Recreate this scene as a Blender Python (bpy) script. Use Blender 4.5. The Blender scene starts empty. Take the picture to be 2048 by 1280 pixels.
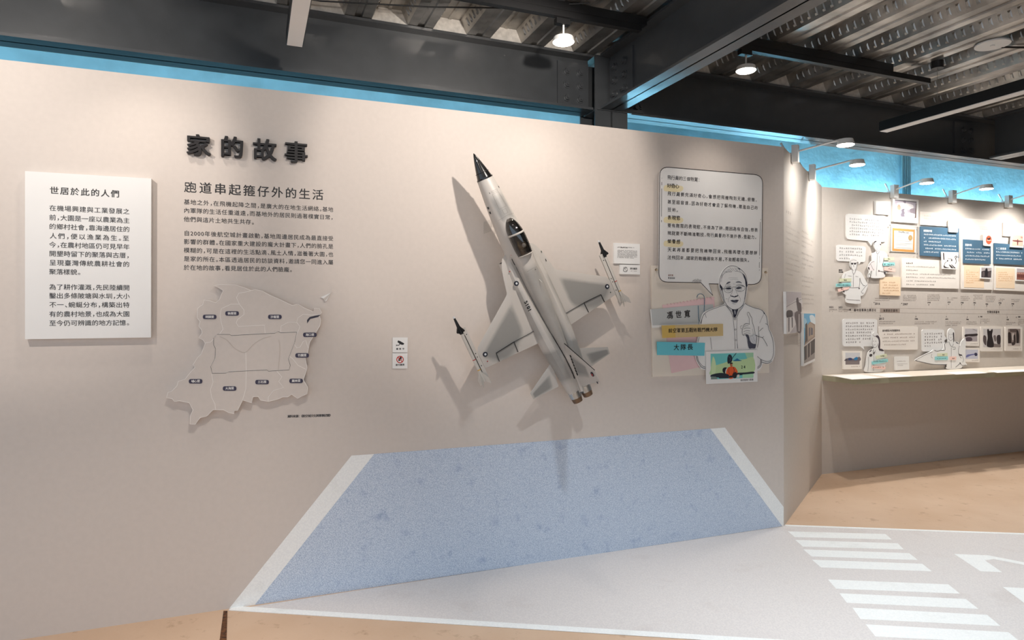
import bpy, math, random
from mathutils import Vector, Matrix
from mathutils.geometry import tessellate_polygon
random.seed(7)
SC = bpy.context.scene
COL = SC.collection
# ------------------------------------------------------------------ camera, world, exposure
F, CX, CY, H = 1314.0, 1024.0, 620.0, 1.4          # focal length in px of the 2048x1280 frame, horizon row, eye height
cd = bpy.data.cameras.new('camera'); cam = bpy.data.objects.new('camera', cd); COL.objects.link(cam)
cd.sensor_width = 36.0; cd.lens = 36.0 * F / 2048.0
cd.shift_y = -(640.0 - CY) / 2048.0
cd.clip_start = 0.05; cd.clip_end = 100
cam.location = (0, 0, H); cam.rotation_euler = (math.pi / 2, 0, 0)
SC.camera = cam
W = bpy.data.worlds.new('world'); SC.world = W; W.use_nodes = True
bg = W.node_tree.nodes['Background']; bg.inputs[0].default_value = (0.80, 0.94, 1.10, 1); bg.inputs[1].default_value = 1.25
SC.view_settings.view_transform = 'Standard'; SC.view_settings.look = 'None'
SC.view_settings.gamma = 1.0; SC.view_settings.use_curve_mapping = False
SC.view_settings.exposure = 0.0
SC.cycles.use_denoising = True
SC.cycles.max_bounces = 8
WARM = (1.0, 0.915, 0.835)
WHITE = (1.0, 0.965, 0.92)

# ------------------------------------------------------------------ helpers
def lin(c):
    return tuple(((v / 255.0) / 12.92 if v / 255.0 <= 0.04045 else ((v / 255.0 + 0.055) / 1.055) ** 2.4) for v in c)

def mat(name, rgb, rough=0.6, metal=0.0, vary=0.0, scale=8.0, bump=0.0, bscale=60.0, trans=0.0, ior=1.45, emit=0.0, rgb2=None, spec=0.5, coat=0.0):
    m = bpy.data.materials.new(name); m.use_nodes = True
    nt = m.node_tree; b = nt.nodes['Principled BSDF']
    c = lin(rgb)
    b.inputs['Base Color'].default_value = (*c, 1); b.inputs['Roughness'].default_value = rough
    b.inputs['Metallic'].default_value = metal; b.inputs['IOR'].default_value = ior
    b.inputs['Transmission Weight'].default_value = trans
    b.inputs['Specular IOR Level'].default_value = spec
    b.inputs['Coat Weight'].default_value = coat
    if emit > 0:
        b.inputs['Emission Color'].default_value = (*c, 1); b.inputs['Emission Strength'].default_value = emit
    tc = nt.nodes.new('ShaderNodeTexCoord')
    if vary > 0:
        n = nt.nodes.new('ShaderNodeTexNoise'); n.inputs['Scale'].default_value = scale; n.inputs['Detail'].default_value = 6
        nt.links.new(tc.outputs['Object'], n.inputs['Vector'])
        r = nt.nodes.new('ShaderNodeValToRGB')
        c2 = lin(rgb2) if rgb2 else tuple(v * (1 - vary) for v in c)
        r.color_ramp.elements[0].position = 0.35; r.color_ramp.elements[1].position = 0.65
        r.color_ramp.elements[0].color = (*c2, 1); r.color_ramp.elements[1].color = (*c, 1)
        nt.links.new(n.outputs['Fac'], r.inputs['Fac']); nt.links.new(r.outputs['Color'], b.inputs['Base Color'])
    if bump > 0:
        n = nt.nodes.new('ShaderNodeTexNoise'); n.inputs['Scale'].default_value = bscale; n.inputs['Detail'].default_value = 5
        nt.links.new(tc.outputs['Object'], n.inputs['Vector'])
        bp = nt.nodes.new('ShaderNodeBump'); bp.inputs['Strength'].default_value = bump; bp.inputs['Distance'].default_value = 0.01
        nt.links.new(n.outputs['Fac'], bp.inputs['Height']); nt.links.new(bp.outputs['Normal'], b.inputs['Normal'])
    return m

def link(o, parent=None):
    COL.objects.link(o)
    if parent is not None: o.parent = parent
    return o

def mesh(name, v, f, m, parent=None, M=None, smooth=False, cols=None, mi=None):
    me = bpy.data.meshes.new(name); me.from_pydata([tuple(p) for p in v], [], f)
    for x in (m if isinstance(m, (list, tuple)) else [m]): me.materials.append(x)
    if mi: me.polygons.foreach_set('material_index', mi)
    if smooth: me.polygons.foreach_set('use_smooth', [True] * len(f))
    if cols is not None:                       # one colour per face
        a = me.color_attributes.new('Col', 'FLOAT_COLOR', 'CORNER')
        flat = []
        for p in me.polygons:
            c = cols[p.index]
            for _ in p.loop_indices: flat += [c[0], c[1], c[2], 1.0]
        a.data.foreach_set('color', flat)
    me.update()
    o = bpy.data.objects.new(name, me)
    if M is not None: o.matrix_world = M
    link(o, parent)
    return o

def tag(o, label=None, cat=None, group=None, kind=None):
    if label: o['label'] = label
    if cat: o['category'] = cat
    if group: o['group'] = group
    if kind: o['kind'] = kind
    return o

def empty(name, M, label=None, cat=None, group=None):
    o = bpy.data.objects.new(name, None); o.empty_display_size = 0.05; o.matrix_world = M; COL.objects.link(o)
    return tag(o, label, cat, group)

class MB:
    """collects shapes into one mesh"""
    def __init__(s): s.v = []; s.f = []; s.mi = []
    def add(s, v, f, k=0):
        b = len(s.v); s.v += [tuple(p) for p in v]; s.f += [tuple(i + b for i in q) for q in f]; s.mi += [k] * len(f); return s
    def box(s, x0, x1, y0, y1, z0, z1, k=0):
        v = [(x, y, z) for x in (x0, x1) for y in (y0, y1) for z in (z0, z1)]
        return s.add(v, [(0, 1, 3, 2), (4, 6, 7, 5), (0, 4, 5, 1), (2, 3, 7, 6), (0, 2, 6, 4), (1, 5, 7, 3)], k)
    def prism(s, pts, y0, y1, k=0):                       # polygon in x,z extruded along y
        n = len(pts); v = [(p[0], y0, p[1]) for p in pts] + [(p[0], y1, p[1]) for p in pts]
        tri = tessellate_polygon([[Vector((p[0], p[1], 0)) for p in pts]])
        s.add(v, [tuple(t) for t in tri] + [tuple(i + n for i in reversed(t)) for t in tri] + [(i, (i + 1) % n, n + (i + 1) % n, n + i) for i in range(n)], k); return s
    def tube(s, a, b, r, r2=None, seg=14, k=0, cap=True):
        a = Vector(a); b = Vector(b); r2 = r if r2 is None else r2
        d = (b - a).normalized(); q = d.to_track_quat('Z', 'Y')
        v = []
        for c, rr in ((a, r), (b, r2)):
            for i in range(seg):
                t = 2 * math.pi * i / seg; v.append(c + q @ Vector((rr * math.cos(t), rr * math.sin(t), 0)))
        f = [(i, (i + 1) % seg, seg + (i + 1) % seg, seg + i) for i in range(seg)]
        if cap: f += [tuple(reversed(range(seg))), tuple(range(seg, 2 * seg))]
        return s.add(v, f, k)
    def path(s, pts, r, seg=8, k=0):
        for a, b in zip(pts, pts[1:]): s.tube(a, b, r, seg=seg, k=k)
        return s
    def sphere(s, c, r, seg=16, rings=10, sc=(1, 1, 1), k=0):
        v = [(c[0], c[1], c[2] + r * sc[2])]; f = []
        for i in range(1, rings):
            t = math.pi * i / rings
            for j in range(seg):
                p = 2 * math.pi * j / seg
                v.append((c[0] + r * sc[0] * math.sin(t) * math.cos(p), c[1] + r * sc[1] * math.sin(t) * math.sin(p), c[2] + r * sc[2] * math.cos(t)))
        v.append((c[0], c[1], c[2] - r * sc[2])); e = len(v) - 1
        for j in range(seg):
            f.append((0, 1 + j, 1 + (j + 1) % seg)); f.append((e, e - seg + (j + 1) % seg, e - seg + j))
        for i in range(rings - 2):
            for j in range(seg):
                a = 1 + i * seg + j; b = 1 + i * seg + (j + 1) % seg; f.append((a, a + seg, b + seg, b))
        return s.add(v, f, k)
    def build(s, name, m, parent=None, M=None, smooth=False):
        o = mesh(name, s.v, s.f, m, parent, M, smooth, mi=s.mi); 
        return o

def smooth_by_angle(o, deg=35):
    me = o.data; me.polygons.foreach_set('use_smooth', [True] * len(me.polygons))
    me.set_sharp_from_angle(angle=math.radians(deg)); return o

def ray(x, y): return Vector(((x - CX) / F, 1.0, -(y - CY) / F))
CAM = Vector((0, 0, H))

class Plane:
    """upright plane: t runs to the right along the wall, n into the wall; off is measured from the wall towards the room"""
    def __init__(s, P, t):
        s.t = Vector((t[0], t[1], 0)).normalized(); s.n = Vector((-s.t.y, s.t.x, 0)); s.d = s.n.dot(P); s.ang = math.atan2(s.t.y, s.t.x)
    def p(s, x, y, off=0.0):
        r = ray(x, y); k = (s.d - off) / s.n.dot(r); return CAM + k * r
    def uz(s, x, y, off=0.0):
        q = s.p(x, y, off); return s.t.dot(q), q.z
    def w(s, u, off, z): return s.t * u + s.n * (s.d - off) + Vector((0, 0, z))
    def M(s, u, off, z): return Matrix.Translation(s.w(u, off, z)) @ Matrix.Rotation(s.ang, 4, 'Z')

P0 = CAM + ray(1567.5, 1053) * (H * F / (1053 - CY)); P0.z = 0
Q0 = CAM + ray(1643.5, 948.6) * (H * F / (948.6 - CY)); Q0.z = 0
MAIN = Plane(P0, (0.935, 0.3546)); RET = Plane(P0, (Q0.x - P0.x, Q0.y - P0.y)); FAR = Plane(Q0, (0.935, 0.3546))
BLD = Plane(Vector((0, 0, 0)), (0.9304, 0.3665))       # building grid; off = -distance
def bld(u, d, z): return BLD.t * u + BLD.n * d + Vector((0, 0, z))
BM = Matrix.Rotation(BLD.ang, 4, 'Z')                  # local x = u, y = d
WALL_H = 2.455

# ------------------------------------------------------------------ materials
m_wall = mat('beige_wall_print', (211, 200, 191), 0.55, vary=0.03, scale=40, bump=0.03, bscale=220)
m_wallside = mat('panel_edge', (190, 180, 170), 0.7, vary=0.05)
m_far = mat('taupe_wall_print', (204, 195, 186), 0.6, vary=0.03, scale=30, bump=0.03, bscale=200)
m_blue = mat('sky_blue_paint', (124, 194, 222), 0.6, vary=0.22, scale=5, bump=0.3, bscale=22)
m_beam = mat('dark_grey_steel_paint', (64, 66, 68), 0.37, vary=0.12, scale=14, bump=0.02, bscale=60, ior=1.6, coat=0.25)
m_deck = mat('galvanised_deck', (196, 192, 186), 0.3, 0.88, vary=0.5, scale=6, bump=0.15, bscale=35)
m_black = mat('black_powder_coat', (24, 24, 25), 0.45, vary=0.1)
m_white = mat('white_board', (232, 230, 227), 0.5, vary=0.02)
m_cream = mat('cream_board', (228, 217, 203), 0.55, vary=0.03)
m_wplastic = mat('white_plastic', (225, 224, 221), 0.4, vary=0.03)
m_diff = mat('unlit_diffuser', (226, 224, 222), 0.5, vary=0.02)
m_floor = None
m_emit = mat('lamp_glow', (255, 244, 228), 0.5, emit=14.0)
m_metal = mat('bright_screw', (170, 168, 165), 0.3, 0.9, vary=0.05)
m_filler = mat('pale_filler', (205, 200, 192), 0.85, vary=0.25, scale=30, bump=0.3)
def clear_mat(name, tint, k):
    m = bpy.data.materials.new(name); m.use_nodes = True; nt = m.node_tree; nt.nodes.remove(nt.nodes['Principled BSDF'])
    t = nt.nodes.new('ShaderNodeBsdfTransparent'); t.inputs[0].default_value = (*tint, 1); g = nt.nodes.new('ShaderNodeBsdfGlossy'); g.inputs['Roughness'].default_value = 0.04
    fr = nt.nodes.new('ShaderNodeValue'); fr.outputs[0].default_value = k; mx = nt.nodes.new('ShaderNodeMixShader')
    nt.links.new(fr.outputs[0], mx.inputs[0]); nt.links.new(t.outputs[0], mx.inputs[1]); nt.links.new(g.outputs[0], mx.inputs[2]); nt.links.new(mx.outputs[0], nt.nodes['Material Output'].inputs['Surface'])
    return m
m_acryl = clear_mat('clear_acrylic', (0.95, 0.955, 0.955), 0.06)
m_ink = mat('black_print', (30, 26, 26), 0.6, vary=0.05)
m_inkb = mat('title_black', (27, 20, 19), 0.5, vary=0.08)

def printmat():
    m = bpy.data.materials.new('colour_print'); m.use_nodes = True; nt = m.node_tree
    a = nt.nodes.new('ShaderNodeVertexColor'); a.layer_name = 'Col'
    nt.links.new(a.outputs['Color'], nt.nodes['Principled BSDF'].inputs['Base Color'])
    nt.nodes['Principled BSDF'].inputs['Roughness'].default_value = 0.5
    return m
m_print = printmat()

def floor_mat():
    m = mat('tan_concrete', (216, 186, 159), 0.62, vary=0.3, scale=1.6, bump=0.12, bscale=40, rgb2=(204, 171, 142))
    nt = m.node_tree; b = nt.nodes['Principled BSDF']
    src = b.inputs['Base Color'].links[0].from_socket
    tc = nt.nodes.new('ShaderNodeTexCoord')
    n = nt.nodes.new('ShaderNodeTexNoise'); n.inputs['Scale'].default_value = 9; n.inputs['Detail'].default_value = 8; n.inputs['Roughness'].default_value = 0.7
    r = nt.nodes.new('ShaderNodeValToRGB'); r.color_ramp.elements[0].position = 0.27; r.color_ramp.elements[1].position = 0.42
    r.color_ramp.elements[0].color = (0.55, 0.47, 0.40, 1); r.color_ramp.elements[1].color = (1, 1, 1, 1)
    x = nt.nodes.new('ShaderNodeMix'); x.data_type = 'RGBA'; x.blend_type = 'MULTIPLY'; x.inputs[0].default_value = 0.8
    nt.links.new(tc.outputs['Object'], n.inputs['Vector']); nt.links.new(n.outputs['Fac'], r.inputs['Fac'])
    nt.links.new(src, x.inputs[6]); nt.links.new(r.outputs['Color'], x.inputs[7]); nt.links.new(x.outputs[2], b.inputs['Base Color'])
    return m
m_floor = floor_mat()

def speckle(name, c1, c2, blot, s1=260, s2=7):
    m = mat(name, c1, 0.6); nt = m.node_tree; b = nt.nodes['Principled BSDF']
    tc = nt.nodes.new('ShaderNodeTexCoord')
    n = nt.nodes.new('ShaderNodeTexNoise'); n.inputs['Scale'].default_value = s1; n.inputs['Detail'].default_value = 1
    r = nt.nodes.new('ShaderNodeValToRGB'); r.color_ramp.elements[0].position = 0.42; r.color_ramp.elements[1].position = 0.58
    r.color_ramp.elements[0].color = (*lin(c1), 1); r.color_ramp.elements[1].color = (*lin(c2), 1)
    n2 = nt.nodes.new('ShaderNodeTexNoise'); n2.inputs['Scale'].default_value = s2; n2.inputs['Detail'].default_value = 5; n2.inputs['Roughness'].default_value = 0.6
    r2 = nt.nodes.new('ShaderNodeValToRGB'); r2.color_ramp.elements[0].position = 0.57; r2.color_ramp.elements[1].position = 0.70
    r2.color_ramp.elements[0].color = (1, 1, 1, 1); r2.color_ramp.elements[1].color = (*blot, 1)
    x = nt.nodes.new('ShaderNodeMix'); x.data_type = 'RGBA'; x.blend_type = 'MULTIPLY'; x.inputs[0].default_value = 1
    for q in (n, n2): nt.links.new(tc.outputs['Object'], q.inputs['Vector'])
    nt.links.new(n.outputs['Fac'], r.inputs['Fac']); nt.links.new(n2.outputs['Fac'], r2.inputs['Fac'])
    nt.links.new(r.outputs['Color'], x.inputs[6]); nt.links.new(r2.outputs['Color'], x.inputs[7]); nt.links.new(x.outputs[2], b.inputs['Base Color'])
    return m
m_runway = speckle('runway_print_blue', (172, 187, 208), (212, 221, 234), (0.74, 0.78, 0.86), 260, 13)
m_mat = speckle('runway_vinyl_mauve', (216, 209, 206), (224, 217, 213), (0.93, 0.91, 0.90), 120, 3)
m_line = speckle('runway_line_white', (240, 240, 238), (246, 246, 243), (0.93, 0.93, 0.92), 120, 5)

# ------------------------------------------------------------------ setting: floor and walls
def floor_pt(x, y, z=0.0):
    r = ray(x, y); k = (z - H) / r.z; return CAM + k * r
MB().box(-6, 10, -4, 9, -0.05, 0).build('floor', m_floor)['kind'] = 'structure'

def wall_box(name, pl, ua, ub, h, th, m, z0=0.0):
    M = pl.M(ua, 0, z0)
    o = MB().box(0, ub - ua, 0, th, 0, h).build(name, m, M=M); tag(o, kind='structure'); return o
uP_main = MAIN.t.dot(P0)
w_main = wall_box('wall_left', MAIN, -2.4, uP_main, WALL_H, 0.05, m_wall)
uP_ret, uQ_ret = RET.t.dot(P0), RET.t.dot(Q0)
w_ret = wall_box('wall_middle', RET, uP_ret, uQ_ret, WALL_H, 0.05, m_far)
uQ_far = FAR.t.dot(Q0)
w_far = wall_box('wall_right', FAR, uQ_far, uQ_far + 5.2, WALL_H - 0.005, 0.05, m_far)
D_BLUE = 4.46
wb = MB().box(-5, 11, D_BLUE, D_BLUE + 0.15, 0, 3.05)
w_blue = wb.build('wall_back', m_blue, M=BM); tag(w_blue, kind='structure')
# pilaster and painted pipes on the blue wall
def uB_at(px, d): 
    q = (px - CX) / F; Y = d / (BLD.n.y + BLD.n.x * q); return BLD.t.x * q * Y + BLD.t.y * Y
up = uB_at(1807, D_BLUE)
pb = MB()
for k in range(4): pb.tube((up - 0.045 + 0.032 * k, D_BLUE - 0.02, 0), (up - 0.045 + 0.032 * k, D_BLUE - 0.02, 2.94), 0.014, seg=10)
o = pb.build('wall_conduit', m_blue, M=BM, smooth=True); tag(o, 'bundle of sky blue painted pipes rising on the blue back wall', 'pipe', kind='structure')

tag(MB().box(9.75, 9.9, -2.6, D_BLUE, 0, 3.05).build('wall_end_added', m_wallside, M=BM), kind='structure')  # added wall out of view, keeps world light off the right side
tag(MB().box(2.4, 9.75, -2.75, -2.6, 0, 3.05).build('wall_front_added', m_wallside, M=BM), kind='structure')  # added wall behind the camera, also blocks world light at the right
# floor joint beside the printed runway
a, b = floor_pt(447, 1222), floor_pt(438, 1290); c, d = floor_pt(453, 1290), floor_pt(455, 1222)
m_joint = mat('joint_filler', (120, 76, 44), 0.9, vary=0.5, scale=60, rgb2=(60, 38, 24), bump=0.5, bscale=120)
o = mesh('floor_joint', [p + Vector((0, 0, 0.0012)) for p in (a, b, c, d)], [(0, 1, 2, 3)], m_joint); tag(o, kind='structure')

# ------------------------------------------------------------------ floor vinyl: printed runway
def ext(p, q, L): return q + (q - p).normalized() * L
A, A2 = floor_pt(457, 1220.5), floor_pt(800, 1242)
B, B2 = floor_pt(1569, 1049.6), floor_pt(2048, 1066.7)
Af, Bf = ext(A, A2, 4.0), ext(B, B2, 3.2)
wall_front_added = 0.004
def flatfloor(name, polys, z, th, m, parent=None):
    mb = MB()
    for poly in polys:
        n = len(poly); v = [(p.x, p.y, z - th) for p in poly] + [(p.x, p.y, z) for p in poly]
        mb.add(v, [tuple(reversed(range(n))), tuple(range(n, 2 * n))] + [(i, (i + 1) % n, n + (i + 1) % n, n + i) for i in range(n)])
    return mb.build(name, m, parent)
A_, B_ = A - MAIN.n * wall_front_added, B - MAIN.n * wall_front_added
mat_o = flatfloor('runway_floor_print', [[A_, Af, Bf, B_]], 0.002, 0.0019, m_mat)
tag(mat_o, 'pale mauve printed runway vinyl with white stripes lying on the tan floor', 'floor graphic')
dA = (Af - A).normalized(); nA = Vector((-dA.y, dA.x, 0)); dB = (Bf - B).normalized(); nB = Vector((dB.y, -dB.x, 0))
def bandline(p, d, nrm, L, w): return [p, p + d * L, p + d * L + nrm * w, p + nrm * w]
flatfloor('edge_line', [bandline(A_, dA, nA, 4.0, 0.045)], 0.0026, 0.0006, m_line, mat_o)
flatfloor('edge_line', [bandline(B_, dB, nB, 3.2, 0.028)], 0.0026, 0.0006, m_line, mat_o)
def C7(x, y): return (1400 + x / 3.048, 860 + y / 3.048)
bars = [[(535, 620), (1130, 636), (1170, 670), (578, 655)], [(580, 672), (1205, 693), (1243, 730), (628, 713)], [(630, 730), (1275, 753), (1328, 795), (680, 773)],
        [(683, 793), (1355, 818), (1413, 864), (738, 840)], [(780, 914), (1515, 944), (1583, 1000), (830, 970)], [(850, 998), (1620, 1033), (1697, 1093), (895, 1056)],
        [(930, 1086), (1750, 1130), (1832, 1198), (978, 1155)], [(1010, 1188), (1880, 1236), (1965, 1305), (1070, 1262)]]
for q in bars: flatfloor('stripe', [[floor_pt(*C7(*p)) for p in reversed(q)]], 0.0026, 0.0006, m_line, mat_o)
def floor_poly(name, pts):
    P = [floor_pt(*C7(*p)) for p in pts]
    tri = tessellate_polygon([P]); mesh(name, [(p.x, p.y, 0.0026) for p in P], [tuple(reversed(t)) for t in tri], m_line, mat_o)
floor_poly('numeral', [(1548, 758), (1755, 766), (1990, 812), (2120, 840), (2120, 870), (1985, 828), (1790, 790), (1738, 798), (1842, 870), (1710, 865)])
floor_poly('numeral', [(1845, 960), (2150, 975), (2250, 1050), (2100, 1045), (2180, 1150), (2100, 1150)])

# printed runway on the wall, a child of that wall
def wall_child(pl, wall, ua, name, polys, off, m):
    v = []; f = []
    for poly in polys:
        P = [pl.uz(x, y, off) for x, y in poly]; b0 = len(v); v += [(u - ua, -off, z) for u, z in P]
        f += [tuple(i + b0 for i in t) for t in tessellate_polygon([[Vector((u, z, 0)) for u, z in P]])]
    return mesh(name, v, f, m, wall)
o = wall_child(MAIN, w_main, -2.4, 'runway_print', [[(508, 1210.5), (748, 908), (1422, 857), (1566, 1052)]], 0.0008, m_runway)
tag(o, 'blue grey speckled runway printed on the wall foot')
o = wall_child(MAIN, w_main, -2.4, 'edge_print', [[(457, 1218.6), (703, 911), (748.5, 908), (508, 1211.5)], [(1421, 857.3), (1450, 855), (1567.3, 1014), (1567.3, 1052.6), (1565, 1053)]], 0.0012, m_line)
tag(o, 'white edge bands of the printed runway')

# ------------------------------------------------------------------ steel beams and deck
Z_BB, Z_BT, D_B0, D_B1 = 2.612, 2.945, 3.52, 3.67
def ibeam(name, label, axis, lo, hi, c, zb, zt, w, tf=0.014, tw=0.01):
    mb = MB()
    for (p, q, r0, r1) in ((c - w / 2, c + w / 2, zb, zb + tf), (c - w / 2, c + w / 2, zt - tf, zt), (c - tw / 2, c + tw / 2, zb, zt)):
        if axis == 'u': mb.box(lo, hi, p, q, r0, r1)
        else: mb.box(p, q, lo, hi, r0, r1)
    o = mb.build(name, m_beam, M=BM); return tag(o, label, kind='structure')
dc = (D_B0 + D_B1) / 2
UCOL, UCOL2 = 2.03, 5.56
beams = [ibeam('ceiling_beam', 'long dark grey steel beam above the beige wall', 'u', -4.5, UCOL - 0.115, dc, Z_BB, Z_BT, D_B1 - D_B0),
         ibeam('ceiling_beam', 'dark grey steel beam between the two columns above the far panels', 'u', UCOL + 0.115, 9.7, dc, Z_BB, Z_BT, D_B1 - D_B0),
         ibeam('ceiling_beam', 'dark grey steel beam crossing the room overhead, with pale lit underside', 'd', -2.5, 3.49, 2.02, Z_BB, Z_BT, 0.145),
         ibeam('ceiling_beam', 'dark grey steel cross beam at the far column', 'd', -2.5, 3.49, UCOL2 - 0.01, Z_BB, Z_BT, 0.145)]
for u, lab in ((UCOL, 'dark grey steel column behind the beige wall'),):
    mb = MB().box(u - 0.112, u + 0.112, 3.5, 3.512, 0, 2.94).box(u - 0.112, u + 0.112, 3.69, 3.702, 0, 2.94).box(u - 0.006, u + 0.006, 3.5, 3.7, 0, 2.94)
    o = mb.build('column', m_beam, M=BM); tag(o, lab, kind='structure')
    MB().box(u - 0.105, u + 0.14, 3.49, 3.66, Z_BB - 0.004, Z_BB + 0.008).build('seat_plate', m_beam, o)
def bolts(parent, pts, axis):
    for (a_, z) in pts:
        mb = MB()
        if axis == 'u':
            y = dc - 0.018; mb.tube((a_, y, z), (a_, y - 0.006, z), 0.024, seg=16).tube((a_, y - 0.006, z), (a_, y - 0.02, z), 0.019, seg=6).tube((a_, y - 0.02, z), (a_, y - 0.028, z), 0.011, seg=10)
        else:
            x = 2.02 - 0.016; mb.tube((x, a_, z), (x - 0.006, a_, z), 0.024, seg=16).tube((x - 0.006, a_, z), (x - 0.02, a_, z), 0.019, seg=6).tube((x - 0.02, a_, z), (x - 0.028, a_, z), 0.011, seg=10)
        mb.build('bolt', m_beam, parent)
zs3 = (2.685, 2.765, 2.845)
MB().box(UCOL - 0.325, UCOL - 0.118, dc - 0.018, dc - 0.005, Z_BB + 0.03, 2.905).build('splice_plate', m_beam, beams[0])
bolts(beams[0], [(UCOL - x, z) for x in (0.265, 0.175) for z in zs3], 'u')
MB().box(UCOL + 0.118, UCOL + 0.30, dc - 0.018, dc - 0.005, Z_BB + 0.03, 2.905).build('splice_plate', m_beam, beams[1])
bolts(beams[1], [(UCOL + x, z) for x in (0.16, 0.245) for z in zs3], 'u')
MB().box(UCOL2 - 0.36, UCOL2 - 0.118, dc - 0.018, dc - 0.005, Z_BB + 0.03, 2.905).build('splice_plate', m_beam, beams[1])
bolts(beams[1], [(UCOL2 - x, z) for x in (0.265, 0.175) for z in zs3], 'u')
MB().box(2.004, 2.015, 3.22, 3.48, Z_BB + 0.03, 2.905).build('splice_plate', m_beam, beams[2])
bolts(beams[2], [(x, z) for x in (3.41, 3.30) for z in zs3], 'd')

MB().box(2.15, 2.27, dc - 0.08, dc - 0.005, Z_BB + 0.014, Z_BB + 0.03).box(2.20, 2.27, dc - 0.03, dc - 0.005, Z_BB + 0.03, Z_BB + 0.085).build('seat_plate', m_beam, beams[1])
MB().tube((2.235, dc - 0.03, Z_BB + 0.058), (2.235, dc - 0.062, Z_BB + 0.058), 0.015, seg=6).build('bolt', m_beam, beams[1])
# corrugated deck
PITCH, U0 = 0.335, 0.683
def deck():
    mb = MB(); y0, y1 = -2.5, D_BLUE + 0.0; zb, zt = Z_BT + 0.002, Z_BT + 0.078
    wt, ww = 0.125, 0.035                                  # flute top width, web run
    prof = []
    for k in range(-16, 28):
        u = U0 + PITCH * k
        prof += [(u - wt / 2 - ww, zb), (u - wt / 2, zt), (u - 0.012, zt), (u - 0.008, zt - 0.006), (u + 0.008, zt - 0.006), (u + 0.012, zt), (u + wt / 2, zt), (u + wt / 2 + ww, zb)]
        um = u + PITCH / 2
        prof += [(um - 0.02, zb), (um - 0.014, zb + 0.007), (um + 0.014, zb + 0.007), (um + 0.02, zb)]
    n = len(prof); v = [(p[0], y0, p[1]) for p in prof] + [(p[0], y1, p[1]) for p in prof]
    mb.add(v, [(i, i + 1, n + i + 1, n + i) for i in range(n - 1)])
    mb.box(-5, 10, y0, y1 + 0.1, zt + 0.004, zt + 0.08)       # slab on top
    for k in range(-4, 22):                                 # pressed dimples along the webs
        u = U0 + PITCH * k
        for sgn in (-1, 1):
            xa, xb = u + sgn * (wt / 2 + ww * 0.78), u + sgn * (wt / 2 + ww * 0.22)
            za, zb2 = zb + 0.078 * 0.22, zb + 0.078 * 0.78
            nx, nz = -sgn * 0.9 * 0.006, -0.42 * 0.006
            y = 0.4
            while y < 3.45:
                hw = 0.010
                v = [(xa, y - hw, za), (xa, y + hw, za), (xb, y + hw, zb2), (xb, y - hw, zb2)]
                t = [(xa * .75 + xb * .25 + nx, y - hw * .5, za * .75 + zb2 * .25 + nz), (xa * .75 + xb * .25 + nx, y + hw * .5, za * .75 + zb2 * .25 + nz),
                     (xa * .25 + xb * .75 + nx, y + hw * .5, za * .25 + zb2 * .75 + nz), (xa * .25 + xb * .75 + nx, y - hw * .5, za * .25 + zb2 * .75 + nz)]
                mb.add(v + t, [(4, 5, 6, 7), (0, 1, 5, 4), (1, 2, 6, 5), (2, 3, 7, 6), (3, 0, 4, 7)]); y += 0.05
    o = mb.build('ceiling', m_deck, M=BM); tag(o, kind='structure')
    for k in range(-3, 16):
        u = U0 + PITCH * k
        MB().prism([(u - 0.098, zb + 0.001), (u - 0.063, zt - 0.001), (u + 0.063, zt - 0.001), (u + 0.098, zb + 0.001)], D_B0 + 0.01, D_B0 + 0.03).build('flute_filler', m_filler, o)
    return o
ceil_o = deck()

# ------------------------------------------------------------------ lights and tracks
def aim(o, target):
    d = Vector(target) - o.matrix_world.translation if False else Vector(target) - o.location
    o.rotation_euler = d.to_track_quat('-Z', 'Y').to_euler()
def spot(name, loc, target, energy, angle, blend, size, col, parent=None):
    l = bpy.data.lights.new(name, 'SPOT'); l.energy = energy; l.spot_size = math.radians(angle); l.spot_blend = blend; l.shadow_soft_size = size; l.color = col
    o = bpy.data.objects.new(name, l); COL.objects.link(o); o.location = loc; aim(o, target); return o

def track(label, u0, u1, d, thick_end, thin_end):
    o = MB().box(u0, thick_end, d - 0.02, d + 0.02, 2.90, 2.944).build('lighting_track', m_black, M=BM)
    tag(o, label, 'lighting track')
    MB().box(u0, thin_end, d - 0.017, d + 0.017, 2.868, 2.90).build('rail', m_black, o)
    return o
track('black lighting track with a round lamp, ending at the crossing beam', -4.2, 1.93, 2.98, 1.93, 1.90)
track('black lighting track on the far side of the crossing beam', 2.10, 3.74, 2.98, 3.74, 4.08)
track('black lighting track above the viewer nearer the room middle', -4.2, 1.93, 2.125, 1.93, 1.90)

def puck(label, p, tilt_target, z_rail, energy, angle, blend, size=0.045, col=WARM, low=False):
    """round track lamp hanging from its adapter"""
    M = Matrix.Translation(p) @ Matrix.Rotation(BLD.ang, 4, 'Z')
    e = empty('track_lamp', M, label, 'lamp', 'round lamps on the tracks')
    hz = z_rail - p.z
    MB().box(-0.045, 0.03, -0.017, 0.017, hz - 0.028, hz).build('adapter', m_black, e)
    MB().tube((0, 0, 0.03), (0, 0, hz - 0.028), 0.005, seg=8).build('stem', m_wplastic, e)
    body = MB(); 
    body.tube((0, 0, 0.034), (0, 0, 0.028), 0.03, 0.05, 24).tube((0, 0, 0.028), (0, 0, 0.004), 0.05, 0.056, 24)
    hd = body.build('lamp_head', m_wplastic, e); smooth_by_angle(hd)
    MB().tube((0, 0, 0.0035), (0, 0, 0.0), 0.054, 0.05, 24).build('diffuser', m_emit, e)
    spot('lamp_light', p + Vector((0, 0, -0.02)), tilt_target, energy, angle, blend, size, col)
    return e
def at_z(x, y, z):
    r = ray(x, y); return CAM + r * ((z - H) / r.z)
L1, L2 = at_z(1127, 86, 2.75), at_z(1492, 143, 2.75)
L3 = Vector((-1.50, 2.617, 2.75))
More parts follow.
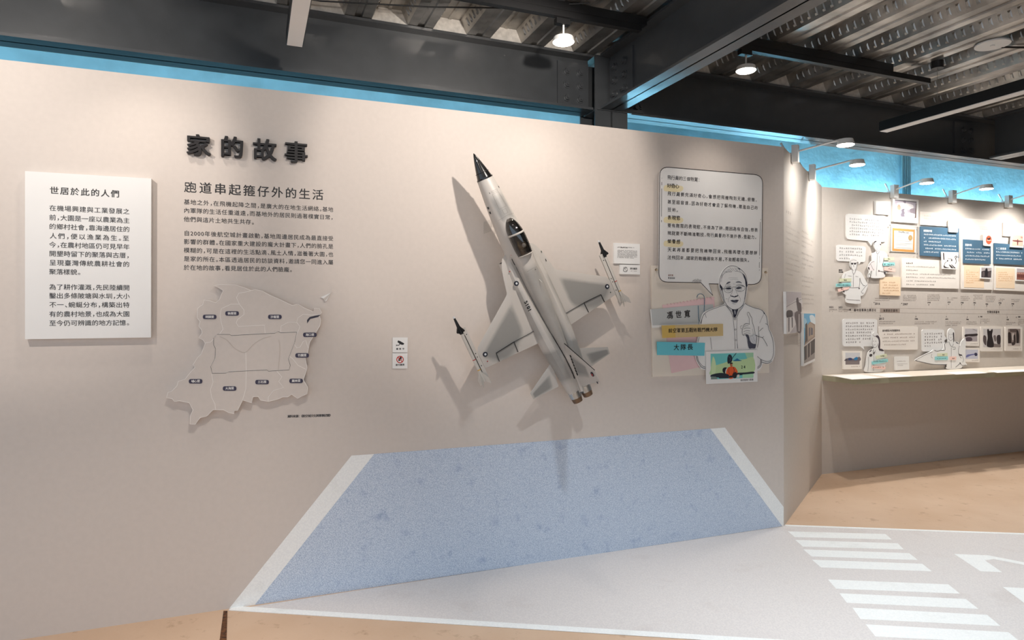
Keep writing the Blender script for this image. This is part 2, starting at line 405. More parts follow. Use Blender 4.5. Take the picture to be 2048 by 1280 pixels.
puck('bright round lamp hanging from the track left of the crossing beam', L1, L1 + Vector((0, 0.0, -1)), 2.868, 11.5, 106, 1.0)
puck('bright round lamp hanging from the track right of the crossing beam', L2, L2 + Vector((0, 0.0, -1)), 2.868, 20, 106, 1.0)
puck('round track lamp above the white text board, left end of the track', L3, L3 + Vector((0, 0.0, -1)), 2.868, 20, 106, 1.0)
KEY = Vector((0.42, 2.45, 2.60))
def keyspot(p, tgt, e, ang=86, blend=0.35):
    spot('track_spot_light', p, tgt, e, ang, blend, 0.022, WARM)
    d = (Vector(tgt) - p).normalized(); a_, b_ = -d * 0.15, -d * 0.03
    o = MB().tube(a_, b_, 0.034, 0.04, 20).build('track_spotlight', m_black, M=Matrix.Translation(p), smooth=True); tag(o, 'black track spotlight aimed at the beige wall, out of the picture', 'lamp', 'black track spotlights')
    MB().tube(a_ * 0.6, (a_.x * 0.6, a_.y * 0.6, 2.944 - p.z), 0.007, seg=8).build('stem', m_black, o)
keyspot(KEY, KEY + MAIN.n * 1.0 + Vector((-0.05, 0, -0.30)), 62, 84, 0.35)
for u, dd_, e_ in ((-1.6, 2.0, 52), (0.1, 2.0, 98), (1.5, 1.7, 125), (3.2, 1.45, 110), (4.9, 2.3, 55), (5.6, 3.0, 26)):  # added fill lamps outside the view, there to brighten the floor
    MB().tube((0, 0, 0.02), (0, 0, 0.092), 0.05, seg=20).tube((0, 0, 0.013), (0, 0, 0.02), 0.045, seg=20).build('fill_lamp', m_wplastic, M=Matrix.Translation(bld(u, dd_, 2.85))); tag(COL.objects[-1], 'added round white fill lamp on the deck out of the picture', 'lamp', 'added fill lamps on the deck out of the picture')
    p = bld(u, dd_, 2.85); spot('fill_downlight', p, p + Vector((0, 0, -1)), e_ * 1.45, 96, 0.9, 0.05, (1.0, 0.96, 0.92) if u < 1 else (0.86, 0.94, 1.0))
K_FILL = MAIN.w(0.38, 1.2, 2.60); keyspot(K_FILL, K_FILL + MAIN.n * 1.0 + Vector((0, 0, -0.30)), 17, 96, 0.8)  # added fill spotlight, evens out the dim stretch between the other two
K2 = MAIN.w(-1.25, 1.2, 2.60); keyspot(K2, K2 + MAIN.n * 1.0 + MAIN.t * 0.1 + Vector((0, 0, -0.28)), 62, 80, 0.3)

# linear lamps hung under the deck
def linear(label, u, d_end, d_far, z, canopy_d):
    w, h = 0.074, 0.066
    o = MB().box(u - w / 2, u + w / 2, d_far, d_end, z + 0.004, z + h).build('linear_lamp', m_black, M=BM); tag(o, label, 'lamp', 'unlit linear lamps hung under the deck')
    MB().box(u - w / 2 + 0.004, u + w / 2 - 0.004, d_far, d_end - 0.004, z, z + 0.0045).build('diffuser', m_diff, o)
    for dd in canopy_d:
        MB().tube((u, dd, z + h), (u, dd, 2.93), 0.0012, seg=6).build('hanging_wire', m_metal, o)
        MB().tube((u, dd, 2.90), (u, dd, 2.945), 0.034, seg=20).build('ceiling_cup', m_black, o)
pA = at_z(589, 93, 2.60); pB = at_z(1766, 264.5, 2.60)
def to_b(p): return BLD.t.dot(p), BLD.n.dot(p)
uA, dA_ = to_b(pA); uBm, dB_ = to_b(pB)
linear('long unlit white and black linear lamp left of the round lamp', uA, dA_, -1.2, 2.60, (1.9, 0.2))
linear('long unlit linear lamp right of the crossing beam, hung from a black cup', uBm, dB_, -1.2, 2.60, (2.83, 0.6))
p = at_z(1985, 88, 2.944); uu, dd = to_b(p)
o = MB().tube((uu, dd, 2.944), (uu, dd, 2.936), 0.088, seg=32).tube((uu, dd, 2.936), (uu, dd, 2.930), 0.012, seg=10).build('cover_plate', m_wplastic, M=BM)
tag(o, 'round white cover plate on the corrugated deck', 'cover plate')
mb = MB(); mb.path([(uu + 0.08, dd, 2.938), (uu + 0.35, dd - 0.10, 2.934), (uu + 0.8, dd - 0.22, 2.938), (uu + 1.6, dd - 0.3, 2.938)], 0.006)
o = mb.build('ceiling_cable', m_black, M=BM); tag(o, 'thin black cable running from the round cover plate along the deck', 'cable')
ca = [to_b(at_z(x, y, 2.935)) for x, y in ((560, -12), (640, 2), (860, 14), (1000, 16), (1180, 6))]
mb = MB(); mb.path([(q[0], q[1], 2.935) for q in ca], 0.004)
o = mb.build('ceiling_cable', m_black, M=BM); tag(o, 'thin black cable strung across the deck beside the long lamp', 'cable')

# arm lamps clamped on the panel tops
m_armglow = mat('arm_lamp_glow', (255, 247, 235), 0.5, emit=18.0)
def arm_lamp(pl, px, label, arm=0.33, energy=16, aim_at=None, first=[None]):
    u, z = pl.uz(px, 340, 0.0)
    M = pl.M(u, 0, WALL_H)
    if first[0] is None:
        e = empty('arm_lamp', M, label, 'lamp', 'arm lamps clamped on the panel tops')
        MB().box(-0.028, 0.028, -0.045, -0.004, -0.055, 0.06).build('driver_box', m_wplastic, e)
        c = MB().box(-0.016, 0.016, -0.006, 0.062, 0.0, 0.012).box(-0.016, 0.016, 0.056, 0.064, -0.05, 0.012).tube((0, 0.062, -0.03), (0, 0.095, -0.03), 0.006).tube((-0.02, 0.10, -0.03), (0.02, 0.10, -0.03), 0.006)
        c.tube((0, 0.03, 0.012), (0, 0.07, 0.09), 0.007).build('clamp', m_wplastic, e)
        MB().tube((0, -0.045, 0.02), (0, -arm + 0.03, 0.062), 0.006, seg=10).build('arm', m_wplastic, e)
        hb = MB().tube((0, -arm, 0.058), (0, -arm, 0.022), 0.045, 0.055, 20); h = hb.build('lamp_head', m_wplastic, e); smooth_by_angle(h)
        MB().tube((0, -arm, 0.0218), (0, -arm, 0.018), 0.052, 0.05, 20).build('diffuser', m_armglow, e)
        first[0] = e
    else:
        e = first[0].copy(); COL.objects.link(e); e.matrix_world = M; e['label'] = label
        for ch in first[0].children:
            k = ch.copy(); COL.objects.link(k); k.parent = e
    p = pl.w(u, arm, WALL_H + 0.008); t = aim_at or pl.w(u, arm * .6, 1.4)
    spot('arm_lamp_light', p, t, energy, 160, 1.0, 0.022, WHITE)
arm_lamp(RET, 1583, 'white arm lamp clamped at the corner of the two panels', energy=23, aim_at=RET.w(uP_ret + 0.55, 0.0, 1.5))
arm_lamp(RET, 1618, 'white arm lamp on the slanting panel, second from the corner', energy=45, aim_at=FAR.w(uQ_far + 0.05, 0.0, 1.5))
arm_lamp(FAR, 1784, 'white arm lamp above the polaroid style photo card', energy=43)
arm_lamp(FAR, 1900, 'white arm lamp above the first dark blue text board', energy=43)
arm_lamp(FAR, 2012, 'white arm lamp above the black cat badge card', energy=43)
arm_lamp(FAR, 2170, 'white arm lamp past the picture edge on the far panel', energy=43)
# added tube battens, unseen, behind the long beam and behind the far panel wash the blue wall
host_inv = {beams[0].name: BM.inverted(), w_far.name: FAR.M(uQ_far, 0, 0).inverted()}
def added_batten(u, d, z, up, e, host, first=[None]):
    M = Matrix.Translation(bld(u, d, z)) @ Matrix.Rotation(BLD.ang, 4, 'Z')
    if first[0] is None:
        o = MB().box(-0.55, 0.55, -0.02, 0.02, 0.012, 0.043).build('added_tube_lamp', m_wplastic, M=M); first[0] = o
        MB().tube((-0.54, 0, 0), (0.54, 0, 0), 0.012, seg=12).build('tube', m_diff, o)
    else:
        o = first[0].copy(); COL.objects.link(o); o.matrix_world = M
        for ch in first[0].children: k = ch.copy(); COL.objects.link(k); k.parent = o
    W_ = o.matrix_world.copy(); o.parent = host; o.matrix_parent_inverse = host_inv[host.name]; 
    l = bpy.data.lights.new('added_tube_light', 'AREA'); l.shape = 'RECTANGLE'; l.size = 1.05; l.size_y = 0.03; l.energy = e; l.color = (0.95, 0.98, 1.0); l.spread = math.radians(165)
    q = bpy.data.objects.new('added_tube_light', l); COL.objects.link(q)
    q.matrix_world = Matrix.Translation(bld(u, d + 0.02, z + (0.06 if up else -0.016))) @ Matrix.Rotation(BLD.ang, 4, 'Z') @ Matrix.Rotation(math.radians(125 if up else 62), 4, 'X')
for u in (-2.9, -1.7, -0.5, 0.7, 1.9): added_batten(u, 3.86, 2.9, False, 3.1, beams[0])
for u, e in ((3.1, 10.0), (4.3, 26.0), (5.5, 33.0), (6.7, 33.0), (7.9, 33.0)): added_batten(u, 4.345, 2.05, True, e, w_far)

# ------------------------------------------------------------------ boards, print and lettering
class Ctx: pass
def board(name, pl, label, cat, poly, off, th, m, group=None, M=None, round_=0):
    """a flat board: outline in frame pixels on the plane at its own distance, real thickness"""
    if round_: poly = rounded(poly, round_)
    P = [pl.uz(x, y, off) for x, y in poly]
    u0 = sum(p[0] for p in P) / len(P); z0 = min(p[1] for p in P)
    th = min(th, off - 0.0012)
    mb = MB().prism([(u - u0, z - z0) for u, z in P], -th, 0)
    o = mb.build(name, m, M=pl.M(u0, off - th, z0)); tag(o, label, cat, group)
    c = Ctx(); c.o = o; c.pl = pl; c.u0 = u0; c.z0 = z0; c.off = off; c.th = th; c.k = 0; return c
def part_board(c, name, poly, off, th, m, label=None):
    P = [c.pl.uz(x, y, off) for x, y in poly]
    base = c.off - c.th
    o = MB().prism([(u - c.u0, z - c.z0) for u, z in P], -(off - base), -(off - base) + th).build(name, m, c.o)
    if label: o['label'] = label
    d = Ctx(); d.__dict__.update(c.__dict__); d.o = o; d.off = off; d.root = c; d.th = off - base; return d
def rounded(poly, r, n=5):
    out = []; N = len(poly)
    for i in range(N):
        a, b, c = (Vector(poly[(i + k) % N]) for k in (-1, 0, 1))
        rr = min(r, (a - b).length / 2, (c - b).length / 2); p = b + (a - b).normalized() * rr; q = b + (c - b).normalized() * rr
        for k in range(n + 1):
            t = k / n; out.append(tuple((1 - t) ** 2 * p + 2 * t * (1 - t) * b + t * t * q))
    return out
def smoothline(pts, closed=False, n=4):
    P = [Vector(p) for p in pts]; N = len(P); out = []
    rng = range(N if closed else N - 1)
    for i in rng:
        p0, p1, p2, p3 = (P[(i + k) % N] if closed else P[max(0, min(N - 1, i + k))] for k in (-1, 0, 1, 2))
        for k in range(n):
            t = k / n; out.append(tuple(0.5 * ((2 * p1) + (p2 - p0) * t + (2 * p0 - 5 * p1 + 4 * p2 - p3) * t * t + (3 * p1 - p0 - 3 * p2 + p3) * t ** 3)))
    if not closed: out.append(tuple(P[-1]))
    return out
def circ(cx, cy, rx, ry=None, n=20): 
    ry = ry or rx; return [(cx + rx * math.cos(2 * math.pi * i / n), cy + ry * math.sin(2 * math.pi * i / n)) for i in range(n)]
def art(c, name, shapes, tf=None, off=None, dz=0.00025, label=None):
    """one printed artwork on a board: polygons ('p'), smooth blobs ('b') and ink lines ('l', width, pts)"""
    off0 = (off if off is not None else c.off) + 0.0003
    base = c.off - c.th if not hasattr(c, 'root') else c.root.off - c.root.th
    v = []; f = []; cols = []
    T = tf or (lambda x, y: (x, y))
    for i, s in enumerate(shapes):
        o_ = off0 + dz * i * (0.2 if len(shapes) > 12 else 0.5)
        y = -(o_ - base); col = lin(s[0])
        def to(p):
            q = T(*p); u, z = c.pl.uz(q[0], q[1], o_); return (u - c.u0, y, z - c.z0)
        if s[1] in ('p', 'b'):
            pts = smoothline(s[2], True) if s[1] == 'b' else s[2]
            P = [to(p) for p in pts]; b = len(v); v += P
            for t in tessellate_polygon([[Vector((p[0], p[2], 0)) for p in P]]): f.append(tuple(k + b for k in t)); cols.append(col)
        else:
            w = s[2]; pts = s[3]; closed = len(s) > 4 and s[4]; sm = not (len(s) > 5 and s[5])
            if sm and len(pts) > 2: pts = smoothline(pts, closed, 3)
            P = [Vector((to(p)[0], to(p)[2])) for p in pts]
            # px width to metres
            q = T(*pts[0]); g = (c.pl.uz(q[0], q[1] - 1, o_)[1] - c.pl.uz(q[0], q[1], o_)[1]); hw = w * g / 2
            N = len(P); b = len(v)
            for k in range(N):
                a_ = P[(k - 1) % N] if (closed or k > 0) else P[k]; e_ = P[(k + 1) % N] if (closed or k < N - 1) else P[k]
                d = (e_ - a_); d = d.normalized() if d.length > 1e-9 else Vector((1, 0)); nn = Vector((-d.y, d.x)) * hw
                v += [(P[k].x + nn.x, y, P[k].y + nn.y), (P[k].x - nn.x, y, P[k].y - nn.y)]
            for k in range(N if closed else N - 1):
                k2 = (k + 1) % N; f.append((b + 2 * k, b + 2 * k + 1, b + 2 * k2 + 1, b + 2 * k2)); cols.append(col)
    ob = mesh(name, v, f, m_print, c.o, cols=cols)
    if label: ob['label'] = label
    return ob
# glyph outlines come from Blender's own built-in interface font
GL = {}
def glyph(ch):
    if ch == '跑' and ch not in GL:                        # put together from its two halves
        a_, b_ = glyph('足'), glyph('包'); n = len(a_[0])
        GL[ch] = ([(x * .47 + .01, y * .94) for x, y in a_[0]] + [(x * .60 + .36, y * .98) for x, y in b_[0]], a_[1] + [tuple(i + n for i in q) for q in b_[1]])
    if ch not in GL:
        c = bpy.data.curves.new('glyph', 'FONT'); c.body = ch; c.size = 1.0; c.resolution_u = 3
        o = bpy.data.objects.new('glyph', c); COL.objects.link(o)
        me = bpy.data.meshes.new_from_object(o.evaluated_get(bpy.context.evaluated_depsgraph_get()))
        vs = [(p.co.x, p.co.y) for p in me.vertices]; fs = [tuple(p.vertices) for p in me.polygons]
        bpy.data.objects.remove(o); bpy.data.curves.remove(c); bpy.data.meshes.remove(me)
        GL[ch] = (vs, fs)
    return GL[ch]
REF = glyph('國')[0]; RY0, RY1 = min(p[1] for p in REF), max(p[1] for p in REF); RX0, RX1 = min(p[0] for p in REF), max(p[0] for p in REF)
RC = ((RX0 + RX1) / 2, (RY0 + RY1) / 2); RH = RY1 - RY0
NARROW = set('，。、：．0123456789 :,.-')
def gw(ch): return 0.55 if ch in NARROW or ord(ch) < 128 else 1.0
def lettering(c, items, rgb=None, m=None, name='lettering', off=None, bold=0, hand=False, parent=None, label=None, dz=0.0006, widen=1.0):
    """items: (string, x left, x right, y centre at left, glyph height px[, y centre at right])"""
    off_ = (off if off is not None else c.off) + dz
    base = c.off - c.th if not hasattr(c, 'root') else c.root.off - c.root.th
    v = []; f = []; y = -(off_ - base)
    for it in items:
        s, xl, xr, yl, hp = it[:5]; yr = it[5] if len(it) > 5 else None
        ul, zl = c.pl.uz(xl, yl, off_); ur = c.pl.uz(xr, yl, off_)[0]
        zr = zl if yr is None else c.pl.uz(xr, yr, off_)[1]
        hm = c.pl.uz(xl, yl - hp / 2, off_)[1] - c.pl.uz(xl, yl + hp / 2, off_)[1]
        sc = hm / RH; ws = [gw(ch) for ch in s]; tot = sum(ws) + 0.0; pitch = (ur - ul - hm * 0.0) / max(tot, 1e-6)
        cur = 0.0; slope = (zr - zl) / max(ur - ul, 1e-6)
        for ch, w in zip(s, ws):
            cx_ = ul + (cur + w / 2) * pitch; cur += w
            if ch == ' ': continue
            vs, fs = glyph(ch)
            if w < 1: gx = (min(p[0] for p in vs) + max(p[0] for p in vs)) / 2
            else: gx = RC[0]
            a = math.atan(slope); sx = sc * widen; sy = sc; sh = 0
            if hand: a += random.uniform(-.07, .07); sx *= random.uniform(.86, 1.05); sy *= random.uniform(.84, 1.0); sh = random.uniform(-.04, .12)
            cz = zl + (cx_ - ul) * slope
            for (bx, by) in ([(0, 0)] if not bold else [(-bold, 0), (bold, 0), (0, bold * .6), (0, -bold * .6)]):
                b = len(v)
                for p in vs:
                    X = (p[0] - gx) * sx + bx * hm; Y = (p[1] - RC[1]) * sy + by * hm; X += sh * Y
                    v.append((cx_ + X * math.cos(a) - Y * math.sin(a) - c.u0, y - 0.00004 * (bx > 0) - 0.00008 * (by > 0) - 0.00012 * (by < 0), cz + X * math.sin(a) + Y * math.cos(a) - c.z0))
                f += [tuple(i + b for i in q) for q in fs]
    if m is not None: o = mesh(name, v, f, m, c.o)
    else: cc = lin(rgb or (34, 30, 30)); o = mesh(name, v, f, m_print, c.o, cols=[cc] * len(f))
    if label: o['label'] = label
    return o
def greek(c, lines, rgb, name='small_print', off=None, stroke=0.13, dz=0.0006):
    """rows too small to read in the photograph: fine strokes in square cells. lines: (xl, xr, y at left, h px, cells)"""
    off_ = (off if off is not None else c.off) + dz
    base = c.off - c.th if not hasattr(c, 'root') else c.root.off - c.root.th
    v = []; f = []; y = -(off_ - base)
    for xl, xr, yl, hp, n in lines:
        ul, zl = c.pl.uz(xl, yl, off_); ur = c.pl.uz(xr, yl, off_)[0]
        hm = c.pl.uz(xl, yl - hp / 2, off_)[1] - c.pl.uz(xl, yl + hp / 2, off_)[1]
        pitch = (ur - ul) / n
        for i in range(n):
            if random.random() < 0.06: continue
            cx_ = ul + (i + .5) * pitch; w = min(pitch * .86, hm); t = hm * stroke / 2
            st = []
            for k in range(random.choice((2, 3, 3))): zz = (-.42 + .84 * (k + random.random() * .6) / 3); xa = random.uniform(-.5, -.25) * w; xb = random.uniform(.25, .5) * w; st.append((xa, xb, zz * hm - t, zz * hm + t))
            for k in range(random.choice((1, 2, 2))): xx = random.uniform(-.4, .4) * w; za = random.uniform(-.48, -.05) * hm; st.append((xx - t, xx + t, za, za + hm * random.uniform(.3, .6)))
            for x0, x1, z0, z1 in st:
                b = len(v); v += [(cx_ + x0 - c.u0, y, zl + z0 - c.z0), (cx_ + x1 - c.u0, y, zl + z0 - c.z0), (cx_ + x1 - c.u0, y, zl + z1 - c.z0), (cx_ + x0 - c.u0, y, zl + z1 - c.z0)]
                f.append((b, b + 1, b + 2, b + 3)); y -= 0.0000004
    cc = lin(rgb); return mesh(name, v, f, m_print, c.o, cols=[cc] * len(f))
def vinyl(pl, name, label, cat, items, off=0.0006, **kw):
    """lettering stuck straight on a wall: a thing of its own"""
    c = Ctx(); c.pl = pl; c.off = 0.0; c.th = 0.0
    xs = [it[1] for it in items]; ys = [it[3] for it in items]
    c.u0, c.z0 = pl.uz(min(xs), max(ys) + items[-1][4] / 2, off)
    e = bpy.data.objects.new('tmp', None); c.o = None
    o = lettering(c, items, name=name, off=0.0, dz=off, **kw); o.matrix_world = pl.M(c.u0, 0, c.z0)
    bpy.data.objects.remove(e); tag(o, label, cat); return o
def vinyl_greek(pl, name, label, cat, lines, rgb, group=None):
    c = Ctx(); c.pl = pl; c.off = 0.0; c.th = 0.0; c.o = None
    c.u0, c.z0 = pl.uz(min(l[0] for l in lines), max(l[2] for l in lines) + lines[-1][3] / 2, 0)
    o = greek(c, lines, rgb, name, 0.0); o.matrix_world = pl.M(c.u0, 0, c.z0); tag(o, label, cat, group); return o
def wallctx(pl, x, y):
    c = Ctx(); c.pl = pl; c.off = 0.0; c.th = 0.0; c.u0, c.z0 = pl.uz(x, y, 0); return c
def quad_in(q, a, b, c_, d):
    """sub-rectangle of a pixel quad in 0..1 coordinates"""
    def P(s, t):
        top = (q[0][0] + (q[1][0] - q[0][0]) * s, q[0][1] + (q[1][1] - q[0][1]) * s); bot = (q[3][0] + (q[2][0] - q[3][0]) * s, q[3][1] + (q[2][1] - q[3][1]) * s)
        return (top[0] + (bot[0] - top[0]) * t, top[1] + (bot[1] - top[1]) * t)
    return [P(a, c_), P(b, c_), P(b, d), P(a, d)]
def unit(q):
    def T(s, t):
        top = (q[0][0] + (q[1][0] - q[0][0]) * s, q[0][1] + (q[1][1] - q[0][1]) * s); bot = (q[3][0] + (q[2][0] - q[3][0]) * s, q[3][1] + (q[2][1] - q[3][1]) * s)
        return (top[0] + (bot[0] - top[0]) * t, top[1] + (bot[1] - top[1]) * t)
    return T
FULL = [(0, 0), (1, 0), (1, 1), (0, 1)]
INK = (34, 30, 32)

# -- white introduction board
c = board('text_board', MAIN, 'white text board left of the map, headed by seven bold characters', 'text board', [(50, 342), (302.5, 357), (301.8, 675), (50, 678.5)], 0.03, 0.03, m_white)
lettering(c, [('世居於此的人們', 98, 240, 380.6, 14)], name='heading_lettering', bold=0.022)
def y1(v): return 300 + v / 3.2
rows = [('在機場興建與工業發展之', 370), ('前，大園是一座以農業為主', 430), ('的鄉村社會，靠海邊居住的', 488), ('人們，便以漁業為生。至', 548), ('今，在農村地區仍可見早年', 605), ('開墾時留下的聚落與古厝，', 662), ('呈現臺灣傳統農耕社會的', 720), ('聚落樣貌。', 778),
        ('為了耕作灌溉，先民陸續開', 876), ('鑿出多條陂塘與水圳，大小', 932), ('不一、蜿蜒分布，構築出特', 990), ('有的農村地景，也成為大園', 1050), ('至今仍可辨識的地方記憶。', 1108)]
lettering(c, [(s, 98, 162 if s.startswith('聚落樣') else 259.5, y1(v) + 0.3, 10.8) for s, v in rows], bold=0.008)

# -- raised title characters, headline and paragraphs on the wall
def raised_char(ch, xc, yc, hp, label, th=0.022, bold=0.05):
    off = th; u, z = MAIN.uz(xc, yc, off)
    hm = MAIN.uz(xc, yc - hp / 2, off)[1] - MAIN.uz(xc, yc + hp / 2, off)[1]; sc = hm / RH
    vs, fs = glyph(ch); mb = MB(); n = len(vs)
    edge = {}
    for q in fs:
        for a_, b_ in zip(q, q[1:] + q[:1]): edge[(a_, b_)] = edge.get((a_, b_), 0) + 1
    rim = [e for e in edge if (e[1], e[0]) not in edge]
    for i, (bx, bz) in enumerate(((-bold, -bold * .5), (bold, -bold * .5), (bold, bold * .5), (-bold, bold * .5), (0, 0))):
        y = -th - 0.00012 * i
        V = [((p[0] - RC[0]) * sc * 0.96 + bx * hm * .5, y, (p[1] - RC[1]) * sc * 0.94 + bz * hm * .5) for p in vs]
        V += [(p[0], -0.0005, p[2]) for p in V]
        mb.add(V, [tuple(q) for q in fs] + [(a_, b_, n + b_, n + a_) for a_, b_ in rim])
    o = mb.build('title_character', m_inkb, M=MAIN.M(u, 0, z)); return tag(o, label, 'letter', 'raised title characters')
for ch, xc, yc, lab in (('家', 396.5, 291, 'first raised black title character, a roof over strokes'), ('的', 464, 295, 'second raised black title character, beside the roof shaped one'),
                        ('故', 529.5, 300, 'third raised black title character, between two wide characters'), ('事', 592.5, 305, 'last raised black title character, nearest the fighter model')):
    raised_char(ch, xc, yc, 42, lab)
vinyl(MAIN, 'headline_lettering', 'large black headline of ten characters under the raised title', 'lettering', [('跑道串起箍仔外的生活', 366, 649, 373.8, 21)], bold=0.016)
B1 = ['基地之外，在飛機起降之間，是廣大的在地生活網絡。基地', '內軍隊的生活任重道遠，而基地外的居民則過著樸實日常，', '他們與這片土地共生共存。']
B2_ = ['自2000年後航空城計畫啟動，基地周邊居民成為最直接受', '影響的群體。在國家重大建設的龐大計畫下，人們的臉孔是', '模糊的，可是在這裡的生活點滴、風土人情，滋養著大園，也', '是家的所在。本區透過居民的訪談資料，邀請您一同進入屬', '於在地的故事，看見居住於此的人們臉龐。']
def y2(v): return 240 + v / 4
vinyl(MAIN, 'paragraph_lettering', 'upper three-line black paragraph right under the headline', 'lettering', [(s, 367, xr, y2(v), 9.8) for s, v, xr in zip(B1, (655, 723, 793), (667, 667, 509))], bold=0.008)
vinyl(MAIN, 'paragraph_lettering', 'lower five-line black paragraph between headline and map', 'lettering', [(s, 367, xr, y2(v), 9.8) for s, v, xr in zip(B2_, (905, 973, 1042, 1110, 1180), (667, 667, 667, 667, 585))], bold=0.008)
vinyl(MAIN, 'source_lettering', 'tiny bold source line under the right end of the map', 'lettering', [('資料來源：《航空城文化與軍事記憶》', 575, 664, 833, 5.2, 830.5)], bold=0.03)

# -- map
def C3(x, y): return (310 + x / 3.88, 540 + y / 3.88)
outline = [(455, 122), (510, 112), (620, 115), (700, 140), (745, 160), (775, 152), (830, 162), (890, 195), (960, 225), (1000, 245), (1065, 275), (1110, 265), (1160, 295), (1230, 325), (1235, 298), (1275, 298), (1292, 330), (1275, 350), (1285, 390), (1280, 430), (1250, 480), (1225, 520), (1200, 560), (1190, 610), (1185, 640), (1165, 680), (1180, 760), (1165, 810), (1150, 850), (1170, 885), (1185, 910), (1180, 960), (1105, 995), (1060, 965), (1030, 985), (990, 985), (960, 1000), (880, 1020), (820, 1010), (800, 982), (760, 985), (750, 1030), (680, 1010), (655, 1060), (640, 1090), (614, 1092), (612, 1115), (570, 1105), (530, 1085), (450, 1085), (400, 1135), (350, 1145), (310, 1198), (272, 1195), (275, 1130), (295, 1085), (265, 1030), (190, 1015), (150, 1020), (135, 1000), (90, 990), (100, 950), (130, 940), (170, 900), (180, 865), (235, 845), (270, 800), (310, 755), (295, 735), (330, 680), (360, 650), (375, 610), (390, 570), (375, 545), (340, 525), (365, 490), (362, 465), (340, 435), (350, 400), (328, 370), (330, 300), (350, 280), (370, 270), (380, 232), (430, 240), (470, 255), (500, 230), (515, 190), (530, 160), (500, 140)]
c = board('relief_map', MAIN, 'beige cut-out district map with white outlines and dark name tags', 'map', [C3(*p) for p in outline], 0.03, 0.028, m_wall)
Wl = (236, 229, 222); shp = [(Wl, 'l', 1.1, outline, True, True)]
for ln in ([(745, 160), (700, 172), (650, 180), (632, 215), (655, 265), (690, 310), (690, 345), (640, 385), (630, 410), (648, 438), (850, 428), (855, 495)], [(655, 265), (590, 265), (515, 300), (505, 350), (515, 410), (528, 460), (500, 498)], [(975, 480), (978, 435), (1035, 405), (1100, 405), (1110, 370), (1150, 343), (1210, 350), (1280, 345)], [(1100, 405), (1125, 440), (1105, 490), (1080, 575), (1100, 605), (1125, 600), (1150, 555), (1170, 545), (1180, 580), (1190, 610)], [(1045, 670), (1070, 690), (1110, 740), (1170, 770)],
           [(440, 805), (450, 870), (430, 930), (440, 990), (465, 1040), (470, 1083)], [(705, 640), (708, 780), (705, 920), (680, 1008)], [(945, 785), (985, 830), (960, 865), (998, 912), (920, 935), (880, 985), (878, 1018)], [(390, 565), (430, 560), (455, 535)]):
    shp.append((Wl, 'l', 1.0, ln, False, True))
rect = [(480, 500), (580, 500), (592, 508), (930, 490), (955, 475), (975, 487), (1100, 482), (1085, 560), (1035, 690), (1050, 740), (1040, 775), (880, 785), (870, 775), (570, 790), (550, 800), (445, 802), (432, 750), (465, 690), (470, 610), (455, 580), (455, 530)]
shp.append(((70, 62, 58), 'l', 0.75, rect, True, True)); shp.append((Wl, 'l', 0.5, [(x + 3, y - 3) for x, y in rect], True, True))
shp += [((190, 176, 163), 'l', 0.7, [(500, 515), (560, 545), (620, 610), (700, 640), (760, 580), (830, 535), (900, 515)]), ((190, 176, 163), 'l', 0.7, [(960, 540), (970, 620), (955, 780)])]
shp.append(((52, 48, 60), 'p', [(1180, 388), (1200, 365), (1240, 355), (1285, 348), (1265, 365), (1205, 380), (1180, 415)]))
art(c, 'map_print', shp, C3)
NAVY = mat('navy_tag', (62, 58, 78), 0.6, vary=0.05)
for s, x, y in (('圳頭里', 424, 364), ('後厝里', 598, 337), ('沙崙里', 930, 364), ('海口里', 1202, 503), ('竹圍里', 1142, 663), ('埔心里', 315, 864), ('大海里', 579, 920), ('三石里', 831, 870), ('菓林里', 1095, 861)):
    q = rounded([C3(x - 53, y - 17), C3(x + 53, y - 17), C3(x + 53, y + 17), C3(x - 53, y + 17)], 4.2)
    d = part_board(c, 'name_tag', q, 0.032, 0.0018, NAVY); a_ = C3(x - 34, y); b_ = C3(x + 34, y)
    lettering(d, [(s, a_[0], b_[0], a_[1], 5.0)], rgb=(238, 234, 230), bold=0.03, off=0.032)
pl_ = board('paper_plane', MAIN, 'small white folded paper plane pointer beside the map', 'map pointer', [C3(1283, 212), C3(1365, 177), C3(1330, 240), C3(1318, 246), C3(1308, 222)], 0.008, 0.006, m_white)
art(pl_, 'fold_print', [((196, 188, 180), 'p', [(1308, 222), (1365, 177), (1318, 246)])], C3)
vinyl(MAIN, 'north_mark', 'faint white cross mark above the paper plane pointer', 'lettering', [('北', *[C3(1371, 162)[0], C3(1400, 162)[0]], C3(1371, 162)[1], 7)], rgb=(226, 214, 204))

# -- small safety signs
c = board('safety_sign', MAIN, 'small white sign with a security camera pictogram, upper of the pair', 'sign', [(785.1, 674.9), (815.6, 674.9), (815.1, 704.8), (785.3, 704.6)], 0.006, 0.005, m_white)
def CS(x, y): return (770 + x / 14.22, 660 + y / 14.22)
art(c, 'camera_pictogram', [(INK, 'p', [(352, 345), (375, 295), (430, 315), (530, 370), (552, 392), (535, 400), (520, 425), (450, 415)]), (INK, 'l', 1.4, [(420, 395), (395, 435), (335, 435)], False, True), (INK, 'p', [(316, 410), (336, 425), (336, 445), (316, 465)])], CS)
lettering(c, [('錄影中', CS(305, 0)[0], CS(565, 0)[0], CS(0, 540)[1], 3.6)], bold=0.03)
c = board('safety_sign', MAIN, 'small white sign with a red barred hand, lower of the pair', 'sign', [(785.0, 706.4), (815.1, 706.4), (814.9, 737), (785.0, 737)], 0.006, 0.005, m_white)
art(c, 'hand_pictogram', [(INK, 'b', [(440, 760), (475, 775), (470, 810), (485, 850), (450, 830), (430, 840), (415, 885), (385, 880), (380, 850), (400, 800)]), ((186, 40, 32), 'l', 1.7, circ(428, 840, 92), True), ((186, 40, 32), 'l', 1.6, [(365, 775), (492, 905)])], CS)
